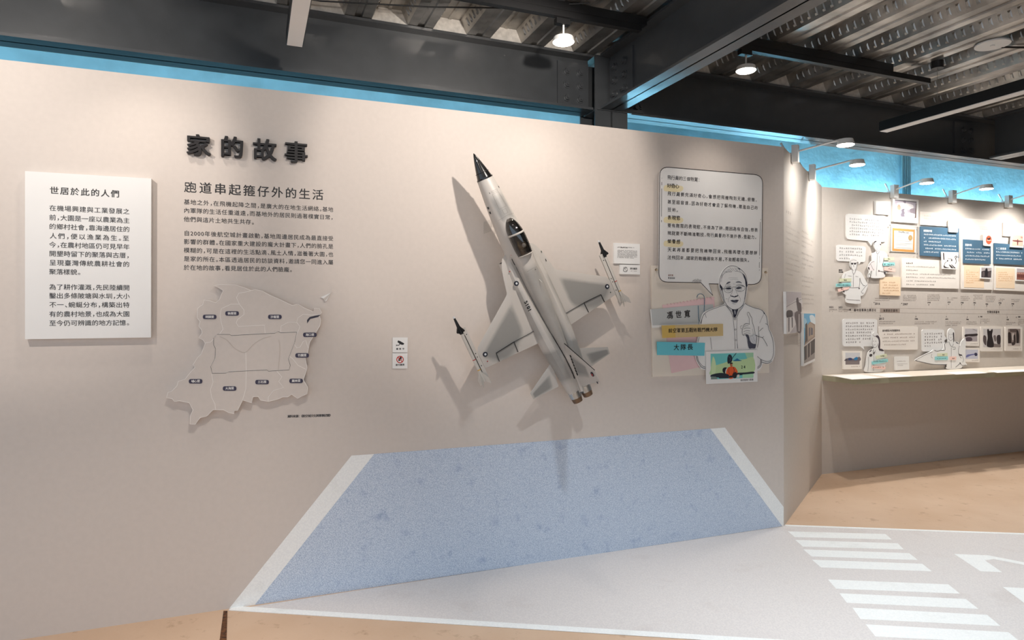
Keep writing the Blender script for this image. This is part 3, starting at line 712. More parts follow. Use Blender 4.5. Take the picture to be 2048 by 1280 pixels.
lettering(c, [('請勿觸摸', CS(300, 0)[0], CS(555, 0)[0], CS(0, 995)[1], 3.6)], bold=0.03)

# -- caption cards beside the model
def CJ(x, y): return (1180 + x / 8, 460 + y / 8)
c = board('caption_card', MAIN, 'white caption card with a small paragraph, beside the fighter model', 'card', [CJ(385, 205), CJ(798, 225), CJ(798, 548), CJ(385, 535)], 0.015, 0.015, m_white)
greek(c, [(CJ(435, 0)[0], CJ(480, 0)[0], CJ(0, 273)[1], 2.6, 4), (CJ(610, 0)[0], CJ(710, 0)[0], CJ(0, 278)[1], 2.4, 9)], (110, 100, 98))
greek(c, [(CJ(485, 0)[0], CJ(604, 0)[0], CJ(0, 276)[1], 3.2, 9)], (50, 40, 40), stroke=0.2)
greek(c, [(CJ(438, 0)[0], CJ(x2, 0)[0], CJ(0, 322 + 19.5 * i)[1], 2.2, n) for i, (x2, n) in enumerate(((755, 24), (755, 24), (755, 24), (755, 24), (755, 24), (755, 24), (700, 20)))], (96, 88, 86))
c = board('caption_card', MAIN, 'small white card with a hand pictogram under the caption card', 'card', [CJ(482, 555), CJ(800, 560), CJ(800, 712), CJ(482, 705)], 0.015, 0.015, m_white)
art(c, 'hand_pictogram', [((90, 88, 88), 'l', 0.6, [(540, 590), (548, 625), (530, 640), (545, 668), (585, 668), (600, 640), (585, 590), (575, 620), (565, 585), (560, 622), (540, 590)]), ((90, 88, 88), 'l', 0.7, circ(565, 630, 33), True), ((90, 88, 88), 'l', 0.6, [(540, 605), (592, 662)])], CJ)
lettering(c, [('請勿觸摸', CJ(640, 0)[0], CJ(755, 0)[0], CJ(0, 618)[1], 3.8)], rgb=(70, 66, 66), bold=0.02)
greek(c, [(CJ(645, 0)[0], CJ(748, 0)[0], CJ(0, 655)[1], 1.8, 12)], (140, 134, 132))
# ------------------------------------------------------------------ interview display right of the model
def CA(x, y): return (1400 + x / 9.144, 520 + y / 9.144)
def CB(x, y): return (1380 + x / 8, 620 + y / 8)
def CC(x, y): return (1290 + x / 6.4, 560 + y / 6.4)
def C6(x, y): return (1200 + x / 5.334, 320 + y / 5.334)
def C7b(x, y): return (1280 + x / 4.923, 520 + y / 4.923)
c = board('backing_board', MAIN, 'cream backing board with two pins behind the old man drawing', 'board', [(1302.7, 531), (1536, 536.5), (1538.6, 745.5), (1305.4, 753.6)], 0.012, 0.011, m_cream)
m_pin = mat('brass_pin', (176, 160, 138), 0.35, 0.6, vary=0.05)
for x, y in ((1311.5, 539.5), (1530, 544.5)):
    u, z = MAIN.uz(x, y, 0.012); MB().tube((u - c.u0, -0.011, z - c.z0), (u - c.u0, -0.018, z - c.z0), 0.007, 0.008, 14).tube((u - c.u0, -0.018, z - c.z0), (u - c.u0, -0.024, z - c.z0 - 0.004), 0.0045, 0.006, 12).build('pin', m_pin, c.o)
m_pink = mat('pink_paper', (231, 196, 196), 0.7, vary=0.03)
top = [(1324.7, 610.4)]
for i in range(26):
    t = (i + .5) / 26; top.append((1324.7 + 103.6 * t, 610.4 - 17.4 * t + (1.0 if i % 2 else -1.0)))
c = board('note_sheet', MAIN, 'pale pink torn note sheet behind the grey name strip', 'paper', top + [(1428.3, 593), (1431, 640), (1406, 733), (1343, 746.5), (1337, 708)], 0.0136, 0.0012, m_pink)
art(c, 'punch_marks', [((196, 164, 158), 'l', 0.8, [(1334 + 6.6 * k, 607.5 - 1.12 * k * 1.0), (1336 + 6.6 * k, 611 - 1.12 * k)], False, True) for k in range(14)])
m_grey = mat('grey_paper', (194, 196, 194), 0.65, vary=0.04)
c = board('name_strip', MAIN, 'grey torn paper strip with a three-character name', 'label', [(1300, 618.8), (1340, 615.2), (1380, 611.4), (1426, 608.4), (1430, 640), (1426, 648), (1380, 649.5), (1345, 652), (1304, 656)], 0.016, 0.0022, m_grey)
art(c, 'torn_edge', [((232, 230, 226), 'p', [(1302.8, 651), (1345, 648.6), (1380, 647.2), (1426, 646.5), (1426, 648), (1380, 649.5), (1345, 652), (1304, 656)]), ((232, 230, 226), 'p', [(1300, 618.8), (1302, 618.7), (1305.6, 655.5), (1304, 656)])])
lettering(c, [('馮世寬', 1331, 1383, 631.5, 14.5, 627)], bold=0.028, hand=True)
m_tan = mat('tan_paper', (205, 180, 130), 0.65, vary=0.04)
c = board('unit_strip', MAIN, 'tan yellow paper strip with a long unit name', 'label', [(1323.6, 651), (1446, 647.8), (1446.3, 671.7), (1325, 676)], 0.036, 0.0045, m_tan)
art(c, 'tape_print', [((206, 174, 96), 'p', [(1323.6, 651), (1350, 650.3), (1351, 675), (1325, 676)])])
lettering(c, [('前空軍第五戰術戰鬥機大隊', 1336.5, 1435, 661.5, 9.2, 659)], bold=0.018, hand=True, off=0.0362)
m_teal = mat('teal_paper', (104, 192, 206), 0.65, vary=0.04)
c = board('rank_strip', MAIN, 'turquoise paper strip with three characters, lowest of the name strips', 'label', [(1313.8, 683.4), (1410, 685.8), (1408.8, 711.6), (1314.5, 710)], 0.0345, 0.003, m_teal)
lettering(c, [('大隊長', 1346, 1387, 695, 12.5, 694)], bold=0.025, hand=True)
# speech bubble board
body = rounded([(1319.4, 333.5), (1525, 350), (1511.5 + 11.5, 569), (1417.7, 567.7), (1425.8, 590.7), (1401.9, 565.2), (1318, 564)], 0.01)
def rcorner(poly, rs, n=6):
    out = []; N = len(poly)
    for i in range(N):
        a, b, c = (Vector(poly[(i + k) % N]) for k in (-1, 0, 1)); r = rs[i]
        if not r: out.append(poly[i]); continue
        p = b + (a - b).normalized() * r; q = b + (c - b).normalized() * r
        for k in range(n + 1):
            t = k / n; out.append(tuple((1 - t) ** 2 * p + 2 * t * (1 - t) * b + t * t * q))
    return out
bub = rcorner([(1319.6, 333.0), (1525.5, 350.5), (1522.8, 569.3), (1417.7, 567.7), (1425.8, 591), (1401.9, 565.4), (1317.8, 564)], [19, 17, 20, 0, 0, 0, 18])
c = board('speech_bubble_board', MAIN, 'large white speech bubble board with handwriting above the old man drawing', 'speech bubble', bub, 0.0225, 0.010, m_white)
Y = (234, 220, 180)
shp = []
for x0, x1, ya, yb in ((1328.5, 1366, 370, 384), (1328.5, 1366, 433.5, 447), (1328.5, 1366, 481, 494.5)):
    shp.append((Y, 'b', [(x0, ya + 2), (x0 + 8, ya), (x1 - 8, ya + 1), (x1, ya + 4), (x1 - 1, yb - 3), (x1 - 10, yb), (x0 + 9, yb - 1), (x0 - .5, yb - 3)]))
shp.append(((44, 34, 34), 'l', 1.5, bub, True, True))
for x, a_, b_, xx in ((1323.6, 364, 370.5, 0), (1323.3, 377, 433, -.4), (1323, 440, 444.5, 0), (1323.8, 356, 357, 0), (1520.8, 443.8, 511, -1.6), (1521.4, 438.6, 440, 0), (1519, 515, 517, 0), (1519, 524, 536, -.3), (1518.8, 539, 541, 0)):
    shp.append(((44, 34, 34), 'l', 1.0, [(x, a_), (x + xx, b_)], False, True))
for k in range(9): shp.append(((44, 34, 34), 'l', 0.7, [(1385 + 2 * k, 564.5 - (0 if k > 1 else 1)), (1387 + 1.9 * k, 558.5 + random.uniform(-1, 2))], False, True))
art(c, 'bubble_print', shp)
def y6(v): return 320 + v / 5.334
HW = [('飛行員的三個特質：', 1400, 184, 0), ('好奇心', 1358, 272, 1), ('飛行員要充滿好奇心，會想把飛機飛到天邊、俯衝，', 1514.5, 357, 0), ('甚至超音速，因為好奇才會去了解飛機，精進自己的', 1516, 445, 0), ('技術。', 1357, 528, 0), ('表現慾', 1361, 613, 1), ('要有無限的表現慾，不是為了拚，是因為有自信，想表', 1516, 697, 0),
      ('現就要不斷精進戰技，飛行員看的不是外表，是能力。', 1513.5, 779, 0), ('榮譽感', 1361, 868, 1), ('天氣再差都要把飛機帶回來，飛機再壞也要想辦', 1515, 955, 0), ('法飛回來，國家的戰機得來不易，不能輕易損失。', 1499, 1040, 0)]
# the printed rows fall slightly with the sheet's own row lines kept level on the board
lettering(c, [(s, 1334.5, xr, y6(v), 8.4) for s, xr, v, b_ in HW if not b_], rgb=(40, 30, 30), hand=True, bold=0.01)
lettering(c, [(s, 1334.5, xr, y6(v), 8.8) for s, xr, v, b_ in HW if b_], rgb=(36, 26, 26), hand=True, bold=0.024, name='heading_lettering')
lettering(c, [('馮世寬', 1336, 1346.5, 550.5, 3.4)], rgb=(150, 92, 70), bold=0.02, name='small_lettering')
lettering(c, [('影音訪談', 1336, 1350, 556, 3.4)], rgb=(84, 84, 88), bold=0.02, name='small_lettering')
# drawn old man, a cut-out board
AOUT = [(352, 440), (358, 340), (385, 265), (430, 185), (490, 125), (560, 97), (640, 105), (720, 140), (792, 195), (842, 268), (868, 360), (874, 450), (862, 560), (842, 680), (820, 778), (870, 815), (1000, 873), (1100, 893), (1185, 955), (1236, 1050), (1255, 1160)]
BOUT = [(1258, 240), (1280, 320), (1318, 390), (1352, 520), (1360, 640), (1350, 745), (1312, 830), (1245, 862), (1165, 855), (1150, 910), (1110, 960), (1070, 972), (260, 962), (170, 915), (108, 808), (92, 730), (100, 600), (118, 500), (138, 400), (156, 260), (182, 130), (222, 45)]
out = smoothline([CA(*p) for p in AOUT] + [CB(*p) for p in BOUT] + [CA(150, 918), CA(300, 862), CA(448, 808), CA(424, 740), CA(384, 620), CA(357, 520)], True, 2)
c = board('drawn_portrait', MAIN, 'line drawing cut-out of an old man with glasses raising one finger', 'cut-out figure', out, 0.031, 0.008, m_white)
K = (44, 46, 62); KL = (120, 122, 132)
def la(w, pts, col=K, cl=False): return (col, 'l', w, [CA(*p) for p in pts], cl)
def lb(w, pts, col=K, cl=False): return (col, 'l', w, [CB(*p) for p in pts], cl)
def pa(pts, col=K): return (col, 'b', [CA(*p) for p in pts])
def pb_(pts, col=K): return (col, 'b', [CB(*p) for p in pts])
S = [la(0.8, [(360, 440), (366, 340), (392, 270), (436, 192), (495, 135), (562, 108), (640, 114), (716, 150), (784, 204), (834, 274), (858, 360), (862, 440)]),
     la(0.5, [(395, 330), (405, 290), (440, 250), (500, 222), (580, 216)]), la(0.5, [(640, 205), (700, 208), (760, 235), (800, 275), (825, 330)]),
     la(0.5, [(505, 178), (545, 182), (578, 215)]), la(0.4, [(590, 148), (618, 175), (625, 205)]), la(0.5, [(636, 135), (656, 175), (690, 198)]), la(0.4, [(470, 205), (520, 200), (550, 218)]), la(0.4, [(690, 150), (720, 180), (735, 215)]), la(0.4, [(430, 225), (470, 215), (500, 222)]), la(0.4, [(540, 140), (575, 165), (600, 205)]),
     la(0.35, [(400, 290), (385, 340), (380, 400)], KL), la(0.35, [(425, 270), (400, 330), (392, 400)], KL), la(0.35, [(412, 250), (388, 300)], KL), la(0.4, [(660, 150), (690, 165), (705, 150)]),
     pa([(700, 150), (725, 160), (740, 172), (718, 170)]),
     pa([(790, 250), (822, 290), (846, 350), (862, 430), (868, 470), (845, 500), (834, 450), (826, 380), (806, 310)]),
     la(0.4, [(780, 245), (800, 300), (818, 350)], KL), la(0.4, [(770, 240), (790, 285), (808, 330)], KL),
     pa([(362, 440), (374, 450), (388, 470), (410, 500), (414, 540), (398, 560), (380, 520), (362, 490)]),
     la(0.9, [(398, 500), (418, 590), (436, 690), (460, 770), (500, 835), (560, 885), (610, 905), (680, 900), (745, 862), (795, 800), (822, 700), (842, 570), (852, 480)]),
     la(0.9, [(845, 480), (838, 560), (826, 650), (815, 720)]), la(0.7, [(362, 500), (372, 580), (390, 650), (420, 720), (448, 800)]), la(0.5, [(380, 540), (395, 620), (420, 690), (446, 780)]), la(0.5, [(405, 560), (420, 640), (436, 700)], KL),
     pa([(480, 440), (505, 405), (545, 395), (556, 410), (520, 428)], (96, 98, 108)), pa([(650, 412), (690, 392), (735, 395), (768, 425), (720, 412)], (96, 98, 108)),
     la(0.45, [(460, 470), (475, 445), (510, 440), (560, 460)]), la(0.45, [(655, 465), (700, 445), (760, 455), (800, 470)]),
     la(0.5, circ(515, 535, 78, 62), cl=True), la(0.5, circ(735, 515, 88, 58), cl=True), la(0.9, [(415, 520), (450, 530), (500, 495), (560, 490)]), la(0.8, [(590, 500), (620, 492), (652, 498)]), la(0.8, [(690, 480), (760, 475), (820, 485)]),
     pa([(470, 525), (510, 505), (550, 505), (575, 520), (545, 535), (505, 538)]), pa([(655, 515), (690, 498), (735, 495), (768, 512), (730, 525), (690, 530)]),
     la(0.4, [(480, 555), (520, 565), (560, 550)], KL), la(0.4, [(680, 545), (730, 552), (770, 535)], KL), la(0.35, [(480, 590), (530, 600), (575, 585)], KL), la(0.35, [(675, 575), (740, 580), (790, 555)], KL),
     la(0.4, [(600, 540), (585, 600), (560, 640), (556, 655)]), la(0.4, [(650, 540), (668, 590), (690, 630)]),
     pa([(556, 640), (575, 655), (600, 655), (625, 668), (655, 655), (682, 652), (692, 632), (700, 655), (670, 672), (630, 682), (590, 672), (560, 662)]),
     pa([(555, 745), (590, 732), (625, 738), (665, 728), (710, 735), (690, 752), (650, 750), (610, 752)]), pa([(565, 750), (610, 752), (660, 752), (700, 742), (680, 770), (640, 775), (600, 770)], (70, 70, 82)), la(0.4, [(590, 790), (630, 785), (680, 780)]), la(0.4, [(600, 808), (650, 812)], KL),
     la(0.4, [(545, 670), (515, 735), (525, 770)]), la(0.4, [(705, 650), (740, 715), (732, 765)]), la(0.4, [(470, 710), (505, 712)]), la(0.3, [(520, 330), (600, 322), (690, 330)], KL), la(0.3, [(540, 360), (610, 352), (700, 362)], KL), la(0.35, [(610, 420), (615, 455)], KL), la(0.35, [(638, 420), (636, 455)], KL),
     pa([(585, 905), (620, 912), (660, 912), (700, 900), (680, 960), (662, 1020), (636, 1052), (610, 1030), (604, 970)]), pa([(622, 925), (648, 925), (655, 975), (640, 1000), (628, 970)], (150, 152, 160)),
     la(0.8, [(462, 822), (505, 870), (550, 930), (585, 985), (600, 1035), (625, 1058)]), la(0.5, [(490, 840), (540, 895), (590, 955)]), la(0.8, [(815, 800), (770, 880), (720, 940), (690, 1010), (670, 1045), (640, 1060)]), la(0.5, [(790, 820), (740, 890), (700, 950), (678, 1015)]),
     la(0.6, [(612, 1060), (614, 1120), (622, 1200), (632, 1290)]), la(0.6, [(676, 1055), (676, 1150), (670, 1290)]), la(0.5, circ(642, 1080, 17), cl=True),
     lb(0.6, [(708, 300), (716, 420), (724, 622)]), lb(0.6, [(748, 330), (752, 450), (765, 617)]), lb(0.5, circ(728, 312, 11), cl=True), lb(0.5, circ(733, 483, 12), cl=True), lb(0.9, [(757, 540), (765, 617)]),
     la(0.8, [(462, 818), (300, 874), (170, 922), (92, 975), (45, 1050), (12, 1165)]), la(0.7, [(92, 980), (105, 1020), (115, 1055)]),
     la(0.8, [(818, 792), (880, 832), (1010, 882), (1100, 903), (1160, 945), (1182, 975)]), lb(0.8, [(1150, 0), (1190, 50), (1222, 100), (1236, 170), (1240, 235)]), pb_([(1180, 40), (1196, 50), (1192, 66), (1182, 58)]),
     lb(0.5, [(1180, 70), (1150, 130), (1115, 210)]), lb(0.8, [(1208, 218), (1245, 240), (1262, 310), (1298, 388), (1330, 500), (1340, 610), (1334, 720), (1300, 800), (1240, 824), (1150, 800), (1078, 742)]),
     lb(1.0, [(1140, 830), (1200, 850), (1260, 848), (1310, 815)]), lb(1.0, [(1140, 800), (1142, 860), (1120, 910), (1078, 935)]), lb(0.8, [(1130, 790), (1120, 880), (1080, 915)]),
     lb(0.8, [(262, 918), (200, 895), (140, 820), (120, 740)]), lb(1.0, [(255, 942), (180, 910), (115, 800), (108, 732)]), lb(0.8, [(150, 432), (138, 480), (128, 515)]), lb(0.7, [(330, 440), (340, 540), (350, 632)]), lb(0.8, [(228, 60), (196, 130), (178, 220)]),
     lb(0.7, [(948, 222), (945, 130), (918, 70), (922, 38), (942, 42), (968, 90), (992, 130), (1000, 200), (1026, 280), (1044, 380)]),
     lb(0.8, [(955, 228), (900, 218), (866, 238), (848, 285), (834, 330), (838, 385), (858, 410)]), lb(0.5, [(868, 262), (900, 250), (935, 252)]), lb(0.6, [(862, 300), (900, 288), (965, 292)]), lb(0.6, [(855, 350), (895, 332), (962, 335)]), lb(0.5, [(852, 395), (900, 366), (968, 372)]), lb(0.5, [(858, 410), (900, 392), (930, 398)]), lb(0.5, [(835, 250), (806, 262), (812, 292), (832, 305)]),
     pb_([(888, 402), (930, 398), (948, 440), (958, 490), (990, 535), (1050, 545), (1040, 612), (990, 614), (945, 612), (925, 520), (918, 455)], (70, 72, 86)), pb_([(948, 430), (975, 425), (1020, 400), (1055, 402), (1060, 480), (1040, 540), (1005, 535), (970, 500)], (206, 206, 208)),
     lb(0.4, [(985, 450), (1000, 500), (1030, 520)], KL), lb(0.4, [(1010, 430), (1025, 480), (1045, 500)], KL), lb(0.4, [(1000, 300), (1010, 360), (1005, 420)], KL),
     lb(0.9, [(1048, 395), (1068, 440), (1058, 540), (1042, 612)]), lb(0.8, [(1060, 400), (1090, 425), (1160, 445), (1205, 510), (1240, 580)]), lb(0.9, [(1100, 262), (1098, 330), (1102, 420), (1094, 520), (1078, 600)]), lb(0.8, [(1108, 340), (1140, 310), (1170, 286)]), lb(0.7, [(1140, 440), (1170, 435), (1182, 422)])]
art(c, 'ink_drawing', S)
# photograph of a pilot in orange
c = board('photo_print', MAIN, 'white bordered photograph of a pilot in orange before a pale green aircraft', 'photograph', [(1412, 703.5), (1514.6, 699.5), (1515, 763.2), (1412.7, 768.2)], 0.040, 0.0045, m_white)
q = [CB(330, 700), CB(1015, 682), CB(1015, 1082), CB(335, 1112)]
U = unit(q)
TE = (112, 196, 194); GR = (186, 212, 160); DK = (30, 40, 52)
shp = [(TE, 'p', FULL), ((160, 205, 170), 'p', [(.8, 0), (1, 0), (1, .3), (.86, .25)]), (GR, 'b', [(0, .6), (.02, .3), (.06, .1), (.1, .3), (.14, .5), (.3, .38), (.45, .3), (.6, .28), (.8, .25), (1, .2), (1, .8), (.5, .82), (0, .82)]),
       (GR, 'p', [(0, .5), (.3, .38), (.6, .28), (1, .22), (1, .84), (0, .84)]), ((202, 222, 176), 'b', [(.02, .78), (.04, .3), (.07, .12), (.12, .42), (.1, .78)]),
       ((40, 112, 150), 'b', [(.52, .31), (.57, .26), (.62, .21), (.67, .27), (.73, .31), (.62, .32)]),
       (DK, 'b', [(.39, .2), (.42, .06), (.47, .06), (.5, .15), (.5, .3), (.46, .38), (.4, .4)]), (DK, 'l', 1.4, [(.5, .22), (.54, .12), (.6, .0)], False, True), ((90, 100, 120), 'l', .8, [(.41, .12), (.46, .2), (.45, .3)]),
       (DK, 'b', [(.0, .83), (.1, .78), (.25, .76), (.4, .8), (.6, .78), (.8, .78), (1, .76), (1, .84), (.7, .88), (.5, .9), (.3, .95), (.1, .92), (0, .9)]), ((120, 138, 132), 'p', [(0, .88), (.12, .9), (.16, 1), (0, 1)]), (DK, 'p', [(.16, .9), (.42, .86), (.42, .98), (.2, .97)]),
       ((24, 28, 40), 'b', [(.28, .72), (.28, .6), (.33, .55), (.38, .58), (.34, .72), (.33, .8)]), ((210, 212, 205), 'b', [(.34, .72), (.36, .6), (.39, .6), (.38, .7), (.36, .78)]),
       ((168, 214, 176), 'p', [(.74, .86), (1, .84), (1, 1), (.74, 1)]),
       ((222, 92, 46), 'b', [(.36, .8), (.37, .66), (.41, .56), (.47, .53), (.54, .54), (.59, .6), (.63, .74), (.61, .8), (.56, .78), (.55, .88), (.5, 1), (.43, .99), (.42, .84)]), ((60, 44, 46), 'l', 1.1, [(.43, .58), (.42, .72), (.44, .84)]), ((60, 44, 46), 'l', 1.3, [(.53, .56), (.55, .68), (.53, .8)]), ((36, 32, 40), 'b', [(.53, .78), (.6, .76), (.6, .96), (.54, .99), (.5, .9)]), ((40, 36, 42), 'p', [(.43, .88), (.5, .88), (.51, .97), (.42, .97)]), ((222, 92, 46), 'p', [(.42, .97), (.52, .96), (.52, 1), (.42, 1)]),
       ((176, 112, 80), 'b', [(.45, .46), (.48, .41), (.51, .46), (.5, .52), (.47, .53)]), ((40, 34, 36), 'b', [(.445, .44), (.46, .38), (.5, .37), (.52, .42), (.48, .42)]), ((214, 206, 196), 'p', [(.62, .86), (.67, .85), (.67, .97), (.61, .97)])]
art(c, 'photo_picture', shp, U)
lettering(c, [('24', U(.7, .5)[0], U(.82, .5)[0], U(.7, .56)[1], 7.2)], rgb=(30, 40, 44), bold=0.03, off=0.0403, name='number_print')
lettering(c, [('馮世寬與F5戰機', 1480.5, 1507, 760.6, 3.6, 759.2)], rgb=(60, 58, 62), bold=0.01)
# paper clip
pts = smoothline([CC(664, 226), CC(672, 200), CC(692, 181), CC(722, 179), CC(748, 196), CC(762, 235), CC(760, 320), CC(757, 408)], False, 4)
off = 0.0185
def wp(p): u, z = MAIN.uz(p[0], p[1], off); return u, z
u0, z0 = wp(CC(700, 540)); mb = MB()
mb.path([(wp(p)[0] - u0, 0, wp(p)[1] - z0) for p in pts], 0.0022, seg=8)
mb.path([(wp(p)[0] - u0, 0, wp(p)[1] - z0) for p in smoothline([CC(682, 328), CC(684, 400), CC(687, 490), CC(694, 522), CC(712, 538)], False, 3)], 0.0022, seg=8)
m_clip = mat('blue_grey_wire', (96, 124, 142), 0.35, 0.4, vary=0.05)
o = mb.build('paper_clip', m_clip, M=MAIN.M(u0, off, z0), smooth=True); tag(o, 'bent blue grey paper clip over the grey name strip', 'paper clip')

# ------------------------------------------------------------------ slanting panel: two photographs and text columns
def CR(x, y): return (1560 + x / 5.82, 540 + y / 5.82)
c = board('photo_board', RET, 'grey toned aircraft photograph board on the slanting panel', 'photograph', [(1572.2, 583), (1603, 584), (1602.6, 663.7), (1573.4, 668)], 0.02, 0.018, m_white)
U = unit([(1572.4, 583.4), (1602.9, 584.2), (1602.5, 663.4), (1573.6, 667.6)])
art(c, 'photo_picture', [((196, 188, 190), 'p', FULL), ((216, 210, 208), 'b', [(0, .4), (.4, .25), (1, .15), (1, .42), (.5, .5), (.1, .5)]), ((120, 112, 116), 'l', 1.0, [(0, .36), (.5, .26), (1, .18)], False, True), ((66, 58, 62), 'b', [(0, .48), (.15, .44), (.4, .47), (.4, .6), (.15, .62), (0, .6)]),
     ((80, 70, 74), 'b', [(.66, .18), (.78, .14), (.84, .25), (.98, .3), (1, .5), (.8, .5), (.72, .38)]), ((226, 220, 218), 'p', [(0, .62), (.5, .6), (.62, .8), (.2, 1), (0, 1)]), ((90, 80, 84), 'p', [(.12, .62), (.2, .62), (.18, .95), (.12, .97)]), ((90, 80, 84), 'p', [(.34, .62), (.42, .62), (.42, .86), (.36, .88)]), ((104, 92, 94), 'b', [(.56, .52), (.9, .48), (1, .6), (1, 1), (.75, 1), (.66, .8)]), ((200, 192, 190), 'p', [(.82, .55), (.88, .55), (.88, .98), (.82, .98)])], U)
c = board('photo_board', RET, 'colour photograph board of a building under blue sky on the slanting panel', 'photograph', [(1606.6, 626.8), (1630.6, 627), (1629.8, 722), (1607.2, 732.4)], 0.02, 0.018, m_white)
U = unit([(1607.8, 627.2), (1630.4, 627.4), (1629.6, 717), (1608.2, 727)])
art(c, 'photo_picture', [((104, 176, 214), 'p', FULL), ((214, 224, 228), 'b', [(.5, .06), (.75, .03), (1, .1), (1, .25), (.7, .22)]), ((160, 200, 220), 'b', [(0, .1), (.2, .12), (.3, .25), (.1, .3), (0, .25)]), ((150, 128, 110), 'p', [(.22, .25), (.55, .17), (1, .24), (1, 1), (.0, 1), (.05, .6)]), ((70, 58, 54), 'p', [(.12, .22), (.28, .18), (.32, .56), (.1, .6)]), ((172, 150, 130), 'p', [(.3, .24), (.58, .18), (.9, .27), (.9, .5), (.36, .55)]),
     ((88, 84, 96), 'p', [(.44, .3), (.56, .29), (.56, .46), (.44, .48)]), ((88, 84, 96), 'p', [(.62, .29), (.8, .32), (.8, .46), (.62, .46)]), ((58, 46, 42), 'p', [(.0, .64), (.5, .6), (1, .54), (1, .96), (.04, .98)]), ((170, 160, 152), 'p', [(.26, .64), (.34, .63), (.34, .96), (.26, .97)]), ((170, 160, 152), 'p', [(.54, .62), (.62, .61), (.62, .93), (.54, .94)]), ((196, 188, 182), 'p', [(0, .64), (.6, .57), (1, .52), (1, .55), (.6, .6), (0, .67)]), ((150, 140, 134), 'p', [(0, .95), (1, .86), (1, 1), (0, 1)])], U)
TX = (150, 138, 130); TX2 = (112, 98, 92)
vinyl_greek(RET, 'panel_lettering', 'faint grey text column near the corner, top of the slanting panel', 'lettering', [(1571.5, 1582.5, 421, 8, 3), (1571.5, 1582, 442, 4.5, 4)] + [(1571.5, x2, y, 4, n) for x2, y, n in ((1599.5, 451.5, 14), (1599.5, 462.5, 14), (1599.5, 475, 14), (1578, 485.5, 3), (1598, 503.8, 13), (1599.5, 513.6, 14), (1599.5, 525.6, 14), (1599.5, 536.5, 14), (1585.5, 547, 7))], TX)
vinyl_greek(RET, 'panel_lettering', 'faint grey text column above the building photograph on the slanting panel', 'lettering', [(1603.2, 1617, 461, 5, 5)] + [(1603.2, x2, y, 4, n) for x2, y, n in ((1626.5, 471.4, 13), (1624.5, 481, 12), (1612, 490.4, 5), (1627, 505, 13), (1627.5, 515.7, 13), (1626.5, 526.3, 13), (1610, 534.7, 4), (1627, 552, 12), (1627, 561, 12), (1620, 571, 8), (1627.5, 588, 13), (1627.5, 597, 13), (1627.5, 606.5, 13), (1607, 615.5, 2))], TX2)
vinyl_greek(RET, 'caption_lettering', 'tiny caption rows under the grey toned photograph', 'lettering', [(1574, 1601, 673.4, 3, 13), (1594, 1601, 681, 3, 3), (1596, 1601, 686.5, 3, 3), (1596, 1601, 692, 3, 3)], TX2)
vinyl_greek(RET, 'caption_lettering', 'tiny caption rows under the building photograph', 'lettering', [(1609, 1629, 734.5, 3, 11), (1617, 1629, 739.5, 2.6, 7)], TX2)
# ------------------------------------------------------------------ far panel: boards, cut-outs, timeline, counter
def F1(x, y): return (1640 + x / 9.752, 380 + y / 9.752)
def F2(x, y): return (1640 + x / 9.752, 490 + y / 9.752)
def F3(x, y): return (1840 + x / 9.846, 390 + y / 9.846)
def F4(x, y): return (1840 + x / 9.846, 500 + y / 9.846)
def F5(x, y): return (1640 + x / 7.11, 590 + y / 7.11)
def F6(x, y): return (1840 + x / 7.11, 590 + y / 7.11)
m_navyb = mat('slate_blue_board', (66, 100, 124), 0.55, vary=0.04)
m_peach = mat('peach_note', (244, 218, 186), 0.65, vary=0.03)
m_pale = mat('pale_cream_board', (236, 228, 219), 0.6, vary=0.02)
GT = (104, 96, 92)
def rows(T, x0, x1s, y0, dy, h, cw, dslope=0.0):
    out = []
    for i, x1 in enumerate(x1s):
        a_ = T(x0, y0 + dy * i); b_ = T(x1, y0); out.append((a_[0], b_[0], a_[1], h, max(2, int((b_[0] - a_[0]) / cw))))
    return out
c = board('small_card', FAR, 'blank looking small white card left of the room photo card', 'card', [(1751.8, 401.5), (1781.5, 403), (1780.5, 430), (1752.3, 428)], 0.02, 0.02, m_white)
greek(c, rows(F1, 1150, [1320, 1340, 1340, 1300], 270, 45, 2, 2.4), (206, 204, 202))
c = board('photo_card', FAR, 'white bordered photo card of a bright room, top of the far panel', 'photograph', rounded([(1785.7, 395.5), (1837.5, 399.5), (1836, 447), (1785.7, 443)], 2), 0.02, 0.02, m_white)
U = unit([(1789.7, 399), (1833.3, 403.4), (1832.3, 436), (1789.2, 433.3)])
art(c, 'photo_picture', [((176, 168, 178), 'p', FULL), ((228, 224, 224), 'b', [(.12, .18), (.5, .14), (.85, .25), (.8, .55), (.5, .5), (.2, .45)]), ((132, 124, 134), 'b', [(.38, .02), (.5, .0), (.5, .15), (.42, .14)]), ((196, 150, 128), 'b', [(.12, .38), (.2, .26), (.28, .42), (.24, .58), (.14, .55)]), ((120, 112, 124), 'b', [(.3, .62), (.45, .5), (.48, .9), (.3, .95)]), ((196, 214, 222), 'b', [(.04, .65), (.3, .62), (.28, .82), (.05, .8)]), ((150, 138, 146), 'b', [(.7, .5), (.95, .42), (.98, .7), (.75, .72)]), ((214, 200, 192), 'b', [(.44, .55), (.56, .5), (.58, .7), (.46, .72)]), ((236, 232, 230), 'b', [(.5, .72), (.9, .75), (.95, .95), (.5, .96)]), ((96, 74, 66), 'p', [(.97, .12), (1, .1), (1, 1), (.94, 1)]), ((90, 84, 90), 'p', [(0, 0), (1, 0), (1, .05), (0, .04)])], U)
greek(c, [(1800, 1832, 440.6, 2, 16)], (180, 176, 174))
